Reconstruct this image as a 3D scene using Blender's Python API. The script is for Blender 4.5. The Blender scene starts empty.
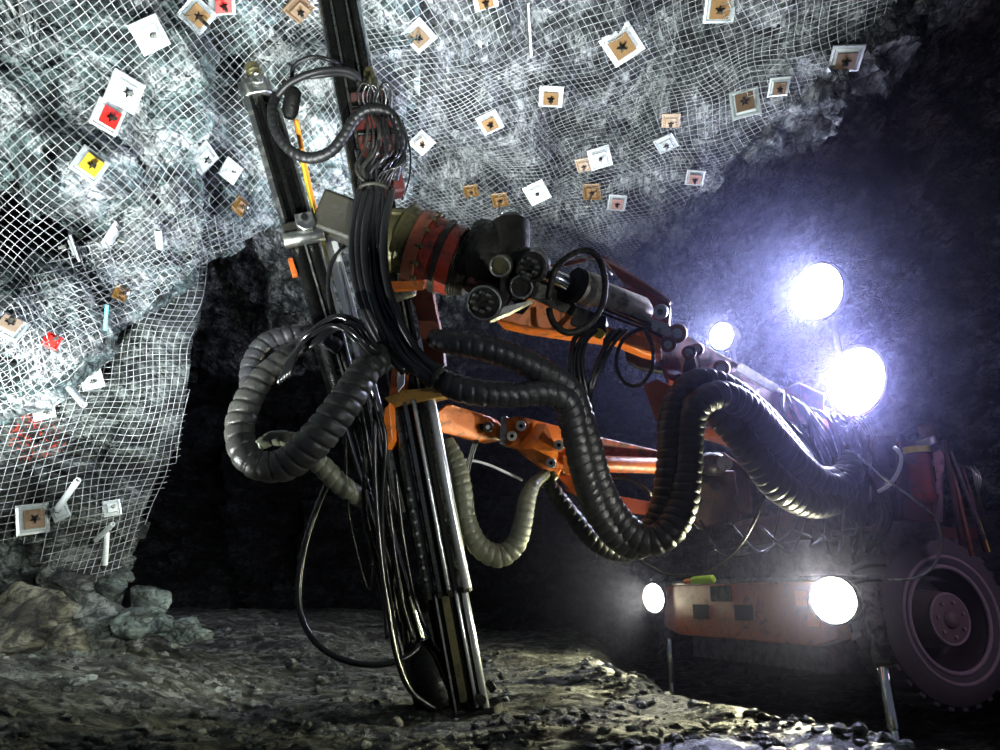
import bpy, math, random
import numpy as np
from mathutils import Vector, noise, Matrix
random.seed(7)
S = bpy.context.scene
COL = S.collection
V = Vector
# ------------------------------------------------------------------ camera
CAM = V((0, 0, .55)); TH = math.radians(17.8); F = 700.0
cT, sT = math.cos(TH), math.sin(TH)
cd = bpy.data.cameras.new('camera'); cam = bpy.data.objects.new('camera', cd); COL.objects.link(cam)
cam.location = CAM; cam.rotation_euler = (math.pi/2+TH, 0, 0)
cd.sensor_width = 36; cd.lens = F/1000*36; cd.clip_start = .05
S.camera = cam
S.view_settings.view_transform = 'Standard'; S.view_settings.look = 'None'
S.view_settings.gamma = 1; S.view_settings.use_curve_mapping = False; S.view_settings.exposure = 0
S.cycles.use_denoising = True
S.cycles.max_bounces = 5; S.cycles.diffuse_bounces = 2; S.cycles.volume_bounces = 0
S.cycles.sample_clamp_indirect = 4

def ray(px, py):
    x = (px-500)/F; y = (375-py)/F
    return V((x, cT-y*sT, sT+y*cT))
def at(px, py, d):
    return CAM + ray(px, py)*d
def pr(p):
    q = V(p)-CAM
    d = q.y*cT+q.z*sT; y = -q.y*sT+q.z*cT
    return 500+F*q.x/d, 375-F*y/d, d

# ------------------------------------------------------------------ materials
def nodes(name):
    m = bpy.data.materials.new(name); m.use_nodes = True
    nt = m.node_tree
    return m, nt, nt.nodes['Principled BSDF']
def ramp(nt, stops, fac, interp='LINEAR'):
    r = nt.nodes.new('ShaderNodeValToRGB'); r.color_ramp.interpolation = interp
    el = r.color_ramp.elements
    while len(el) < len(stops): el.new(.5)
    for e, (p, c) in zip(el, stops):
        e.position = p; e.color = (*c, 1) if len(c) == 3 else c
    nt.links.new(fac, r.inputs[0]); return r.outputs[0]
def texn(nt, kind, scale, detail=6, rough=.6, dist=0, vec=None):
    t = nt.nodes.new('ShaderNodeTex'+kind)
    t.inputs['Scale'].default_value = scale
    if kind == 'Noise':
        t.inputs['Detail'].default_value = detail; t.inputs['Roughness'].default_value = rough
        t.inputs['Distortion'].default_value = dist
    if vec is not None: nt.links.new(vec, t.inputs['Vector'])
    return t
def geo_pos(nt):
    return nt.nodes.new('ShaderNodeNewGeometry').outputs['Position']
def mixc(nt, fac, a, b, mode='MIX'):
    m = nt.nodes.new('ShaderNodeMix'); m.data_type = 'RGBA'; m.blend_type = mode
    for s, v in ((0, fac), (6, a), (7, b)):
        if hasattr(v, 'type') and hasattr(v, 'links'): nt.links.new(v, m.inputs[s])
        else: m.inputs[s].default_value = v if s == 0 else (*v, 1)
    return m.outputs[2]
def math_(nt, op, a, b=0):
    m = nt.nodes.new('ShaderNodeMath'); m.operation = op
    for i, v in enumerate((a, b)):
        if hasattr(v, 'links'): nt.links.new(v, m.inputs[i])
        else: m.inputs[i].default_value = v
    return m.outputs[0]
def bump(nt, b, h, strength, dist):
    n = nt.nodes.new('ShaderNodeBump'); n.inputs['Strength'].default_value = strength
    n.inputs['Distance'].default_value = dist
    nt.links.new(h, n.inputs['Height']); nt.links.new(n.outputs[0], b.inputs['Normal'])

def rock_mat(name, dark, light, tint, paint=None, rough=.55, fine=1.0, streak=None, cracks=True, strata=(1.5, .38, 1.5)):
    m, nt, b = nodes(name)
    pos = geo_pos(nt)
    mp = nt.nodes.new('ShaderNodeMapping'); nt.links.new(pos, mp.inputs[0])
    mp.inputs['Rotation'].default_value = (.3, .5, .7); mp.inputs['Scale'].default_value = streak or (1, 1, 2.2)
    v = mp.outputs[0]
    n1 = texn(nt, 'Noise', 2.6, 9, .68, .6, v).outputs[0]
    mp2 = nt.nodes.new('ShaderNodeMapping'); nt.links.new(pos, mp2.inputs[0])
    mp2.inputs['Rotation'].default_value = (.5, .2, -.65); mp2.inputs['Scale'].default_value = strata
    n2 = texn(nt, 'Noise', 11, 9, .74, .7, mp2.outputs[0]).outputs[0]
    vo = texn(nt, 'Voronoi', 7.5*fine, vec=v); vo.feature = 'DISTANCE_TO_EDGE'
    c1 = ramp(nt, [(.38, dark), (.48, tint), (.57, light)], n1)
    c2 = ramp(nt, [(.425, (.03, .03, .035)), (.485, (.5, .51, .52)), (.545, (1, 1, 1))], n2)
    c = mixc(nt, .85, c1, c2, 'MULTIPLY')
    n0 = texn(nt, 'Noise', 1.25, 5, .62, 1.4, v).outputs[0]
    c = mixc(nt, .8, c, ramp(nt, [(.40, (.10, .10, .11)), (.48, (.6, .6, .6)), (.54, (1, 1, 1))], n0), 'MULTIPLY')
    cr = ramp(nt, [(0, (.12, .12, .13)), (.05, (1, 1, 1))], vo.outputs[0])
    if cracks: c = mixc(nt, .6, c, cr, 'MULTIPLY')
    if paint:
        for (p, r, col) in paint:
            d = nt.nodes.new('ShaderNodeVectorMath'); d.operation = 'DISTANCE'
            nt.links.new(pos, d.inputs[0]); d.inputs[1].default_value = p
            pn = texn(nt, 'Noise', 9, 4, .8, 2.5, pos).outputs[0]
            q = math_(nt, 'MULTIPLY', math_(nt, 'LESS_THAN', d.outputs['Value'], r), math_(nt, 'GREATER_THAN', pn, .56))
            c = mixc(nt, q, c, col)
    nt.links.new(c, b.inputs['Base Color'])
    b.inputs['Roughness'].default_value = rough; b.inputs['Specular IOR Level'].default_value = .5
    h = math_(nt, 'ADD', math_(nt, 'MULTIPLY', n2, 1.0), math_(nt, 'MULTIPLY', ramp(nt, [(0, (0, 0, 0)), (.12, (1, 1, 1))], vo.outputs[0]), .35 if cracks else 0))
    n3 = texn(nt, 'Noise', 38, 6, .7, .8, v).outputs[0]
    h = math_(nt, 'ADD', h, math_(nt, 'MULTIPLY', n3, .45))
    bump(nt, b, h, 1.0, .13)
    return m

def paint_mat(name, col, dirt=.45, rough=.35, dcol=(.015, .012, .010), scale=1.0):
    m, nt, b = nodes(name)
    pos = geo_pos(nt)
    n = texn(nt, 'Noise', 9*scale, 10, .72, .7, pos).outputs[0]
    n2 = texn(nt, 'Noise', 45*scale, 6, .8, .3, pos).outputs[0]
    f = ramp(nt, [(dirt-.10, (1, 1, 1)), (dirt+.04, (0, 0, 0))], n)
    f2 = ramp(nt, [(.36, (1, 1, 1)), (.42, (0, 0, 0))], n2)
    vary = mixc(nt, n, tuple(c*.55 for c in col), tuple(min(1, c*1.25) for c in col))
    c = mixc(nt, math_(nt, 'MULTIPLY', f, .8), vary, dcol)
    c = mixc(nt, math_(nt, 'MULTIPLY', f2, .7), c, dcol)
    nt.links.new(c, b.inputs['Base Color'])
    nt.links.new(math_(nt, 'ADD', math_(nt, 'MULTIPLY', f, .35), rough), b.inputs['Roughness'])
    bump(nt, b, n2, .35, .01)
    return m
def metal_mat(name, col, rough=.25, grime=.5, gcol=(.02, .02, .02), metal=1.0, bs=.3):
    m, nt, b = nodes(name)
    pos = geo_pos(nt)
    n = texn(nt, 'Noise', 14, 9, .72, .5, pos).outputs[0]
    f = ramp(nt, [(grime-.1, (1, 1, 1)), (grime+.05, (0, 0, 0))], n)
    nt.links.new(mixc(nt, math_(nt, 'MULTIPLY', f, .85), col, gcol), b.inputs['Base Color'])
    b.inputs['Metallic'].default_value = metal
    nt.links.new(math_(nt, 'ADD', math_(nt, 'MULTIPLY', f, .45), rough), b.inputs['Roughness'])
    n2 = texn(nt, 'Noise', 60, 4, .7, 0, pos).outputs[0]
    bump(nt, b, n2, bs, .006)
    return m
def flat(name, col, rough=.5, metal=0, spec=.5):
    m, nt, b = nodes(name)
    b.inputs['Base Color'].default_value = (*col, 1); b.inputs['Roughness'].default_value = rough
    b.inputs['Metallic'].default_value = metal; b.inputs['Specular IOR Level'].default_value = spec
    pos = geo_pos(nt); n = texn(nt, 'Noise', 40, 5, .7, 0, pos).outputs[0]
    nt.links.new(mixc(nt, n, tuple(c*.6 for c in col), tuple(min(1, c*1.3) for c in col)), b.inputs['Base Color'])
    bump(nt, b, n, .2, .004)
    return m
def emit(name, col, s):
    m, nt, b = nodes(name)
    b.inputs['Base Color'].default_value = (*col, 1)
    b.inputs['Emission Color'].default_value = (*col, 1); b.inputs['Emission Strength'].default_value = s
    return m

SP = at(30, 455, 4.5)
M = dict(
    wall=rock_mat('grey_green_rock', (.018, .028, .028), (.86, .92, .92), (.24, .36, .36)),
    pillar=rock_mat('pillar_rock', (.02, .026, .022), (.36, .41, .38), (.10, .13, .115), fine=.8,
                    paint=[(tuple(at(33, 436, 4.75)), .2, (.8, .07, .03)), (tuple(at(22, 580, 4.7)), .05, (.7, .12, .03))]),
    ceil=rock_mat('ceiling_rock', (.045, .05, .05), (.78, .82, .82), (.30, .34, .34), streak=(1.6, 1, 1.6)),
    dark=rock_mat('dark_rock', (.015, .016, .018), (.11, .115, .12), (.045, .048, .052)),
    ground=rock_mat('wet_gravel', (.05, .05, .035), (.42, .43, .36), (.16, .165, .12), rough=.42, fine=3, streak=(2.2, 4.5, 2), cracks=False, strata=(1.6, 2.6, 1.5)),
    bould=rock_mat('boulder_rock', (.10, .11, .09), (.50, .54, .46), (.26, .29, .24), fine=.5),
    bouldy=rock_mat('yellowish_rock', (.12, .11, .06), (.52, .49, .34), (.30, .28, .18), fine=.5),
    bouldg=rock_mat('greenish_rock', (.12, .15, .13), (.55, .66, .60), (.30, .38, .33), fine=.5),
    wire=flat('galvanised_wire', (.42, .44, .44), .4, .3),
    orange=paint_mat('orange_paint', (.95, .21, .02), .42, .32),
    orange_d=paint_mat('grimy_orange_paint', (.40, .085, .012), .44, .35),
    red=paint_mat('red_orange_paint', (.28, .025, .009), .50, .4),
    maroon=paint_mat('dark_red_paint', (.075, .010, .008), .5, .4),
    brown=paint_mat('brown_red_paint', (.20, .055, .025), .42, .45),
    ochre=paint_mat('ochre_grime', (.45, .25, .05), .45, .45),
    blackm=metal_mat('black_oily_steel', (.022, .022, .020), .22, .5, (.006, .006, .005), .85),
    rail=metal_mat('greased_rail_steel', (.30, .31, .27), .20, .52, (.03, .03, .02)),
    chrome=metal_mat('chrome', (.80, .82, .82), .08, .30, (.2, .2, .18), 1, .05),
    steel=metal_mat('worn_steel', (.42, .43, .40), .32, .45, (.08, .075, .05)),
    olive=metal_mat('olive_grime_steel', (.10, .088, .035), .4, .5, (.05, .05, .03), .5),
    grime=metal_mat('grimy_casting', (.04, .038, .030), .35, .52, (.02, .018, .014), .6, .6),
    polish=flat('polished_steel', (.75, .77, .74), .22, .7),
    pale=flat('pale_grey_plate', (.88, .90, .84), .35, .4),
    bolt=flat('pale_bolt_head', (.62, .65, .55), .35, .5),
    dusty=metal_mat('dusty_beige_steel', (.55, .50, .40), .45, .46, (.10, .08, .06), .3),
    matred=flat('matt_dark_red_paint', (.085, .014, .008), .9, 0, .08),
    ribbed=flat('matt_black_rubber', (.008, .008, .008), .42, 0, .3), soot=paint_mat('oily_black_casting', (.022, .020, .012), .5, .5),
    hole=flat('black_socket', (.006, .006, .006), .7, 0, .1), hole2=flat('shadowed_rim_paint', (.035, .025, .03), .6), dust=flat('dust_caked_edge', (.30, .22, .25), .8),  # hole also paints the shade inside slots and grooves
    hose=flat('black_rubber_hose', (.009, .009, .009), .25, 0, .6),
    wrap=metal_mat('grey_spiral_hose_guard', (.032, .032, .028), .30, .45, (.035, .035, .028), 0, .5),
    wrapd=metal_mat('black_spiral_hose_guard', (.020, .020, .022), .28, .45, (.02, .02, .018), 0, .5),
    wrapg=metal_mat('olive_spiral_hose_guard', (.12, .125, .085), .30, .40, (.06, .06, .035), 0, .5),
    whitec=flat('white_cable', (.8, .8, .85), .4),
    tyre=flat('dusty_tyre', (.075, .062, .068), .75),
    rim=flat('dusty_rim', (.16, .11, .11), .55),
    yellow=flat('yellow_paint', (.75, .6, .05), .4),
    amber=flat('amber_hose', (.85, .30, .03), .4),
    bottle=flat('lime_plastic', (.55, .85, .04), .3),
    capo=flat('orange_cap', (.9, .2, .03), .4),
    dmetal=metal_mat('dark_machine_steel', (.10, .085, .095), .4, .5, (.03, .025, .03), .4),
    pink=paint_mat('faded_pink_plate', (.55, .30, .38), .42, .5),
    lampw=emit('white_lamp_lens', (.70, .76, 1.0), 90),
    lampv=emit('violet_white_lamp_lens', (.68, .68, 1.0), 110),
    lampy=emit('warm_lamp_lens', (1.0, .97, .70), 60),
)

# ------------------------------------------------------------------ object helpers
WO = {}
def link(name, verts, faces, mat, parent=None, smooth=True, auto=35, bevel=0):
    """one mesh object; its origin goes to the middle of its bounds"""
    vs = np.array(verts, dtype=float)
    lo, hi = vs.min(0), vs.max(0); c = (lo+hi)/2
    vs = vs-c
    me = bpy.data.meshes.new(name); me.from_pydata(vs.tolist(), [], faces); me.validate(); me.update()
    mats = mat if isinstance(mat, (list, tuple)) else [mat]
    for x in mats: me.materials.append(M[x] if isinstance(x, str) else x)
    o = bpy.data.objects.new(name, me); COL.objects.link(o)
    base = V((0, 0, 0))
    if parent is not None:
        o.parent = parent; base = WO[parent.name]
    o.location = V(c)-base; WO[o.name] = V(c)
    if smooth:
        me.shade_smooth()
        if auto is not None:
            try: me.set_sharp_from_angle(angle=math.radians(auto))
            except Exception: pass
    if bevel:
        bv = o.modifiers.new('bevel', 'BEVEL'); bv.width = bevel; bv.segments = 2; bv.limit_method = 'ANGLE'
    return o
def empty(name, loc, parent=None):
    o = bpy.data.objects.new(name, None); COL.objects.link(o); o.empty_display_size = .1
    base = V((0, 0, 0))
    if parent is not None: o.parent = parent; base = WO[parent.name]
    o.location = V(loc)-base; WO[o.name] = V(loc); return o
def tag(o, label=None, cat=None, group=None, kind=None):
    for k, v in (('label', label), ('category', cat), ('group', group), ('kind', kind)):
        if v: o[k] = v
    return o

class MB:
    def __init__(s): s.v = []; s.f = []
    def add(s, vs, fs):
        n = len(s.v); s.v += [tuple(x) for x in vs]; s.f += [tuple(i+n for i in f) for f in fs]; return s
    def prism(s, pts2, p0, p1, up):
        """extrude a 2-D outline (side, up) from p0 to p1"""
        p0, p1 = V(p0), V(p1); w = (p1-p0).normalized(); u = V(up)
        a = w.cross(u).normalized(); u = a.cross(w).normalized()
        n = len(pts2); vs = []
        for p in (p0, p1):
            vs += [p+a*x+u*y for x, y in pts2]
        fs = [(i, (i+1) % n, n+(i+1) % n, n+i) for i in range(n)] + [tuple(range(n))[::-1], tuple(range(n, 2*n))]
        return s.add(vs, fs)
    def beam(s, p0, p1, w, h, up, w1=None, h1=None):
        p0, p1 = V(p0), V(p1); d = (p1-p0).normalized(); u = V(up)
        a = d.cross(u).normalized(); u = a.cross(d).normalized()
        w1 = w if w1 is None else w1; h1 = h if h1 is None else h1
        vs = []
        for p, ww, hh in ((p0, w, h), (p1, w1, h1)):
            vs += [p-a*ww/2-u*hh/2, p+a*ww/2-u*hh/2, p+a*ww/2+u*hh/2, p-a*ww/2+u*hh/2]
        return s.add(vs, [(0, 1, 5, 4), (1, 2, 6, 5), (2, 3, 7, 6), (3, 0, 4, 7), (3, 2, 1, 0), (4, 5, 6, 7)])
    def lathe(s, p0, p1, prof, n=28, caps=True):
        """prof = [(t 0..1 along p0-p1, radius)]"""
        p0, p1 = V(p0), V(p1); w = (p1-p0).normalized()
        a = w.orthogonal().normalized(); b = w.cross(a)
        vs = []; fs = []
        for t, r in prof:
            c = p0.lerp(p1, t) if 0 <= t <= 1 else p0+(p1-p0)*t
            for k in range(n):
                q = 2*math.pi*k/n; vs.append(c+(a*math.cos(q)+b*math.sin(q))*max(r, 1e-4))
        for i in range(len(prof)-1):
            for k in range(n):
                fs.append((i*n+k, i*n+(k+1) % n, (i+1)*n+(k+1) % n, (i+1)*n+k))
        if caps: fs.append(tuple(range(n))[::-1]); fs.append(tuple((len(prof)-1)*n+k for k in range(n)))
        return s.add(vs, fs)
    def cyl(s, p0, p1, r, n=24, r1=None):
        r1 = r if r1 is None else r1
        L = (V(p1)-V(p0)).length; e = min(.006, r*.2, L*.2)/L if L > 0 else .1
        return s.lathe(p0, p1, [(0, r*.93), (e, r), (1-e, r1), (1, r1*.93)], n)
    def slab(s, pts, nrm, th):
        """a polygon of 3-D points thickened along nrm"""
        n = len(pts); k = V(nrm).normalized()*th
        vs = [V(p) for p in pts]+[V(p)+k for p in pts]
        return s.add(vs, [tuple(range(n)), tuple(range(n, 2*n))[::-1]]+[(i, n+i, n+(i+1) % n, (i+1) % n) for i in range(n)])
    def tube(s, pts, r, n=8, close=True):
        v, f = sweep(pts, r, n); return s.add(v, f)
    def build(s, name, mat, parent=None, bevel=0, auto=35, smooth=True):
        return link(name, s.v, s.f, mat, parent, smooth, auto, bevel)

def spline(ctrl, step=.03):
    """Catmull-Rom through ctrl (tuples of 3 or more numbers), resampled at about step in the first three"""
    P = [np.array(c, float) for c in ctrl]
    P = [2*P[0]-P[1]]+P+[2*P[-1]-P[-2]]
    out = []
    for i in range(1, len(P)-2):
        L = np.linalg.norm((P[i+1]-P[i])[:3]); n = max(2, int(L/step))
        for k in range(n):
            t = k/n
            out.append(.5*((2*P[i])+(-P[i-1]+P[i+1])*t+(2*P[i-1]-5*P[i]+4*P[i+1]-P[i+2])*t*t+(-P[i-1]+3*P[i]-3*P[i+1]+P[i+2])*t**3))
    out.append(P[-2]); return np.array(out)
def frames(C):
    T = np.gradient(C, axis=0); T /= np.linalg.norm(T, axis=1)[:, None]+1e-12
    A = np.zeros_like(C); a = np.cross(T[0], [0.13, .2, 1.0]); a /= np.linalg.norm(a)
    for i in range(len(C)):
        a = a-T[i]*a.dot(T[i]); a /= np.linalg.norm(a); A[i] = a
    return T, A, np.cross(T, A)
def sweep(C, r, n=8, rfun=None):
    C = np.array([tuple(c)[:3] for c in C], float); T, A, B = frames(C)
    s = np.concatenate([[0], np.cumsum(np.linalg.norm(np.diff(C, axis=0), axis=1))])
    ph = np.linspace(0, 2*math.pi, n, endpoint=False)
    R = np.broadcast_to(np.asarray(r, float).reshape(-1, 1) if np.ndim(r) else np.full((1, 1), r), (len(C), n)).copy()
    if rfun is not None: R *= rfun(s[:, None], ph[None, :])
    Vv = C[:, None, :]+R[..., None]*(np.cos(ph)[None, :, None]*A[:, None, :]+np.sin(ph)[None, :, None]*B[:, None, :])
    v = Vv.reshape(-1, 3).tolist(); f = []
    for i in range(len(C)-1):
        for k in range(n):
            f.append((i*n+k, i*n+(k+1) % n, (i+1)*n+(k+1) % n, (i+1)*n+k))
    f.append(tuple(range(n))[::-1]); f.append(tuple((len(C)-1)*n+k for k in range(n)))
    return v, f
def path(pts, step=.03):
    """pts of (px, py, depth[, r_px]) -> smooth world curve"""
    W = []
    for p in pts:
        q = at(*p[:3]); W.append((*q,) + ((p[3]*p[2]/F,) if len(p) > 3 else ()))
    return spline(W, step)
def hose(pts, rpx, name='hose', mat='hose', parent=None, n=8, step=.03):
    C = path(pts, step); r = rpx*np.mean([p[2] for p in pts])/F
    v, f = sweep(C, r, n); return link(name, v, f, mat, parent, True, None)
def spiral(pts, name='spiral_hose', mat='wrap', parent=None, pitch=.055, amp=.21, n=26):
    """hose bundle wound in overlapping plastic wrap; pts (px, py, depth, r_px)"""
    C = path(pts, .006)
    rf = lambda s, p: 1-amp+amp*np.sqrt(np.clip(1-(2*((s/pitch-p/(2*math.pi)) % 1)-1)**4, 0, 1))*(.75+.25*((s/pitch-p/(2*math.pi)) % 1))
    # uneven winding
    rr = C[:, 3]*(1+.04*np.array([noise.noise(V((c[0]*5, c[1]*5, c[2]*5))) for c in C]))
    v, f = sweep(C, rr, n, rf); return link(name, v, f, mat, parent, True, None)
#@@BODY
# ------------------------------------------------------------------ the drill rig
RIG = empty('drilling_rig', (3.0, 5.6, -.17))
tag(RIG, 'orange two-boom underground drilling rig with spiral wrapped hoses and drill mast planted on the muck', 'drilling rig')
VD = lambda px, py: (CAM-at(px, py, 1)).normalized()      # towards the camera
def part(mb, name, mat, parent=RIG, bevel=0, label=None, auto=35):
    o = mb.build(name, mat, parent, bevel, auto)
    if label: o['label'] = label
    return o
# ---- lower mast: grooved casing, telescoping inner rails and foot
m0, m1 = at(324, -70, 4.35), at(449, 597, 3.80); m2 = at(471, 718, 3.70)
md = (m1-m0).normalized(); mn = V((0.15, -1, .1))
def lerp(a, b, t): return a+(b-a)*t
mu = lambda py: m0.lerp(m1, (py+70)/667.)            # rough position along the mast by height
def mast_pt(py):
    lo, hi = 0., 1.
    for _ in range(30):
        t = (lo+hi)/2; y = pr(m0.lerp(m1, t))[1]
        if y < py: lo = t
        else: hi = t
    return m0.lerp(m1, lo)
dep = .13
casing = [(-.135, -.13), (-.145, .02), (-.125, .055), (-.10, .06), (-.095, .03), (-.072, .03), (-.068, .085), (-.045, .09), (-.04, .05), (-.018, .05),
          (-.012, .10), (.012, .105), (.018, .05), (.045, .045), (.05, .075), (.075, .10), (.105, .10), (.125, .075), (.135, .03), (.135, -.13)]
c0, c1 = mast_pt(402), mast_pt(590)
o = part(MB().prism([(-x*.90, y) for x, y in casing], c0, c1, mn), 'mast_casing', 'rail', auto=25)
o['label'] = 'greased grooved mast casing'
asd = -md.cross(mn).normalized(); mup = -asd.cross(md).normalized()
def off(p, a, b): return p+asd*a+mup*b
MB_ = MB().cyl(off(c0, .092, .085), off(c1, .092, .085), .028, 18); part(MB_, 'mast_slide_tube', 'polish', label='bright polished slide tube')
MB_ = MB().cyl(off(c0, -.004, .095), off(c1, -.004, .095), .012, 12); part(MB_, 'mast_slide_rod', 'polish')
part(MB().beam(off(c0, .045, .065), off(c1, .045, .065), .045, .03, mn), 'mast_groove_shade', 'hole')  # black strips put the shade of the grooves into colour
part(MB().beam(off(c0, -.03, .068), off(c1, -.03, .068), .022, .02, mn), 'mast_groove_shade', 'hole')
part(MB().beam(off(c0, -.085, .055), off(c1, -.085, .055), .018, .018, mn), 'mast_groove_shade', 'hole')
# bolts on the casing flank
for k in range(9):
    p = off(c0.lerp(c1, .45+.058*k), -.112, .058); part(MB().cyl(p, p+mup*.012, .009, 8), 'casing_bolt', 'steel')
# end collar
e1 = c1+md*.0; 
part(MB().prism([(-x*.96, y*1.08) for x, y in casing], c1-md*.012, c1+md*.02, mn), 'mast_end_collar', 'grime', auto=25)
# inner telescoping part
d2 = (m2-c1).normalized()
inner = [(-.10, -.10), (-.105, .01), (-.085, .03), (-.055, .03), (-.05, .0), (-.02, .0), (-.015, .04), (.02, .045), (.03, .01), (.045, .01), (.05, .05), (.10, .05), (.115, .02), (.115, -.10)]
part(MB().prism([(-x*.88, y) for x, y in inner], c1, m2-d2*.03, mn), 'inner_mast', 'blackm', auto=25)
part(MB().cyl(off(c1, .082, .048), off(m2-d2*.04, .082, .048), .020, 16), 'inner_slide_tube', 'polish')
part(MB().cyl(off(c1, .035, .052), off(m2-d2*.06, .035, .052), .011, 12), 'inner_slide_tube', 'polish')
part(MB().beam(off(c1, -.025, .045), off(m2-d2*.1, -.025, .045), .04, .012, mn), 'worn_guide_strip', 'olive', label='olive worn guide strip')
part(MB().beam(off(c1, -.075, .045), off(m2-d2*.04, -.075, .045), .010, .010, mn), 'inner_edge_rail', 'steel')
fb = m2
foot = MB().prism([(-.17, -.10), (-.17, .03), (-.12, .075), (.12, .075), (.15, .03), (.15, -.10)], fb-d2*.045, fb+d2*.03, mn)
part(foot, 'mast_foot', 'grime', bevel=.006)
part(MB().cyl(off(fb-d2*.10, .06, .07), off(fb-d2*.10, .06, .10), .028, 12), 'foot_nut', 'grime')
part(MB().beam(off(fb-d2*.16, .12, .02), off(fb-d2*.11, .14, .02), .04, .05, mn), 'foot_lug', 'blackm', bevel=.005)
# black gear casing at the left of the foot
g0, g1 = at(418, 640, 3.85), at(440, 712, 3.72)
part(MB().lathe(g0, g1, [(0, .03), (.05, .085), (.3, .115), (.8, .12), (.95, .10), (1, .05)], 20), 'foot_gear_casing', 'blackm')
# ---- upper drill beam
u0, u1 = m0, mast_pt(405)
ub = [(-.11, -.09), (-.11, .05), (-.085, .07), (-.07, .07), (-.06, .02), (-.03, .02), (-.025, .06), (.03, .06), (.035, .02), (.055, .02), (.06, .06), (.10, .06), (.11, .04), (.11, -.09)]
o = part(MB().prism(ub[::-1], u0, u1, mn), 'feed_beam', 'blackm', auto=25); o['label'] = 'black grooved upper feed beam'
part(MB().cyl(off(u0, .118, .05), off(mast_pt(92), .118, .05), .016, 14), 'feed_rod', 'chrome', label='bright thin feed rod')
part(MB().beam(off(u0, -.045, .055), off(u1, -.045, .055), .014, .012, mn), 'feed_edge_rail', 'rail')
part(MB().beam(off(u0, .045, .062), off(u1, .045, .062), .010, .010, mn), 'feed_edge_rail', 'rail')
part(MB().lathe(off(mast_pt(100), .10, .07), off(mast_pt(76), .10, .07), [(0, .03), (.2, .045), (.5, .045), (.55, .03), (.8, .035), (1, .02)], 16), 'rod_fitting', 'olive', label='brass rod end fitting')
# dark red drifter on the beam
q0, q1 = off(mast_pt(106), .06, .10), off(mast_pt(205), .07, .10)
dr = part(MB().beam(q0, q1, .20, .12, mn), 'rock_drill', 'maroon', bevel=.012, label='dark red rock drill')
for t in (.15, .42, .7):
    p = q0.lerp(q1, t); part(MB().beam(p-asd*.11+mup*.06, p+asd*.11+mup*.06, .03, .03, mn), 'clamp_band', 'blackm', parent=dr, bevel=.004)
for a in (-.06, 0, .06):
    for t in (.25, .55, .85):
        p = off(q0.lerp(q1, t), a, .062); part(MB().cyl(p, p+mup*.03, .014, 8), 'hose_fitting', 'steel', parent=dr)
# pale clamp brackets beside bundle, below the drifter
part(MB().beam(at(392, 213, 3.95), at(408, 214, 3.95), .03, .05, mn), 'bracket_block', 'olive', bevel=.004)
# ---- left feed with end cap
l0, l1 = at(258, 92, 4.20), at(438, 712, 3.86); ld = (l1-l0).normalized(); las = -ld.cross(mn).normalized(); lup = -las.cross(ld).normalized()
def lp(py):
    lo, hi = -.3, 1.2
    for _ in range(30):
        t = (lo+hi)/2
        if pr(l0.lerp(l1, t))[1] < py: lo = t
        else: hi = t
    return l0+(l1-l0)*lo
def lo_(p, a, b): return p+las*a+lup*b
lc = [(-.085, -.07), (-.085, .05), (-.06, .065), (-.045, .065), (-.04, .02), (-.015, .02), (-.01, .06), (.015, .06), (.02, .0), (.06, .0), (.065, .05), (.085, .05), (.085, -.07)]
a0, a1 = lp(96), lp(244)
lf = part(MB().prism([(-x*.95, y) for x, y in lc], a0, a1, mn), 'drill_feed', 'blackm', auto=25, label='black grooved drill feed on the left')
part(MB().beam(lo_(a0, -.075, .055), lo_(a1, -.075, .055), .03, .02, mn), 'edge_rail', 'steel', parent=lf)
part(MB().beam(lo_(a0, .092, .02), lo_(a1, .092, .02), .016, .03, mn), 'edge_rail', 'steel', parent=lf)
# cap: bevelled pale shoe with threaded nipple and ring
part(MB().prism([(-.10, -.07), (-.105, .04), (-.06, .085), (.05, .085), (.085, .04), (.085, -.07)], lp(100), lp(84), mn), 'feed_end_cap', 'steel', bevel=.008, label='pale worn feed end cap')
capn = MB(); t0, t1 = lo_(lp(90), .015, .03), lo_(lp(66), .005, .03)
capn.lathe(t0, t1, [(0, .05), (.15, .055), (.2, .042), (.3, .052), (.36, .042), (.46, .052), (.52, .042), (.62, .05), (.7, .04), (.9, .04), (1, .02)], 20)
part(capn, 'threaded_nipple', 'olive')
def ring(c, nrm, R, r, n=26):
    nrm = V(nrm).normalized(); a = nrm.orthogonal().normalized(); b = nrm.cross(a)
    mb = MB(); vs = []; fs = []; k = 10
    for i in range(n):
        q = 2*math.pi*i/n; u = a*math.cos(q)+b*math.sin(q); cc = V(c)+u*R
        for j in range(k):
            w = 2*math.pi*j/k; vs.append(cc+u*r*math.cos(w)+nrm*r*math.sin(w))
    for i in range(n):
        for j in range(k): fs.append((i*k+j, i*k+(j+1) % k, ((i+1) % n)*k+(j+1) % k, ((i+1) % n)*k+j))
    return mb.add(vs, fs)
part(ring(lo_(lp(88), .01, .10), mup, .030, .009), 'lifting_ring', 'steel')
part(MB().cyl(lo_(lp(88), .03, .04), lo_(lp(88), .03, .11), .02, 14), 'cap_bolt', 'steel')
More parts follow.
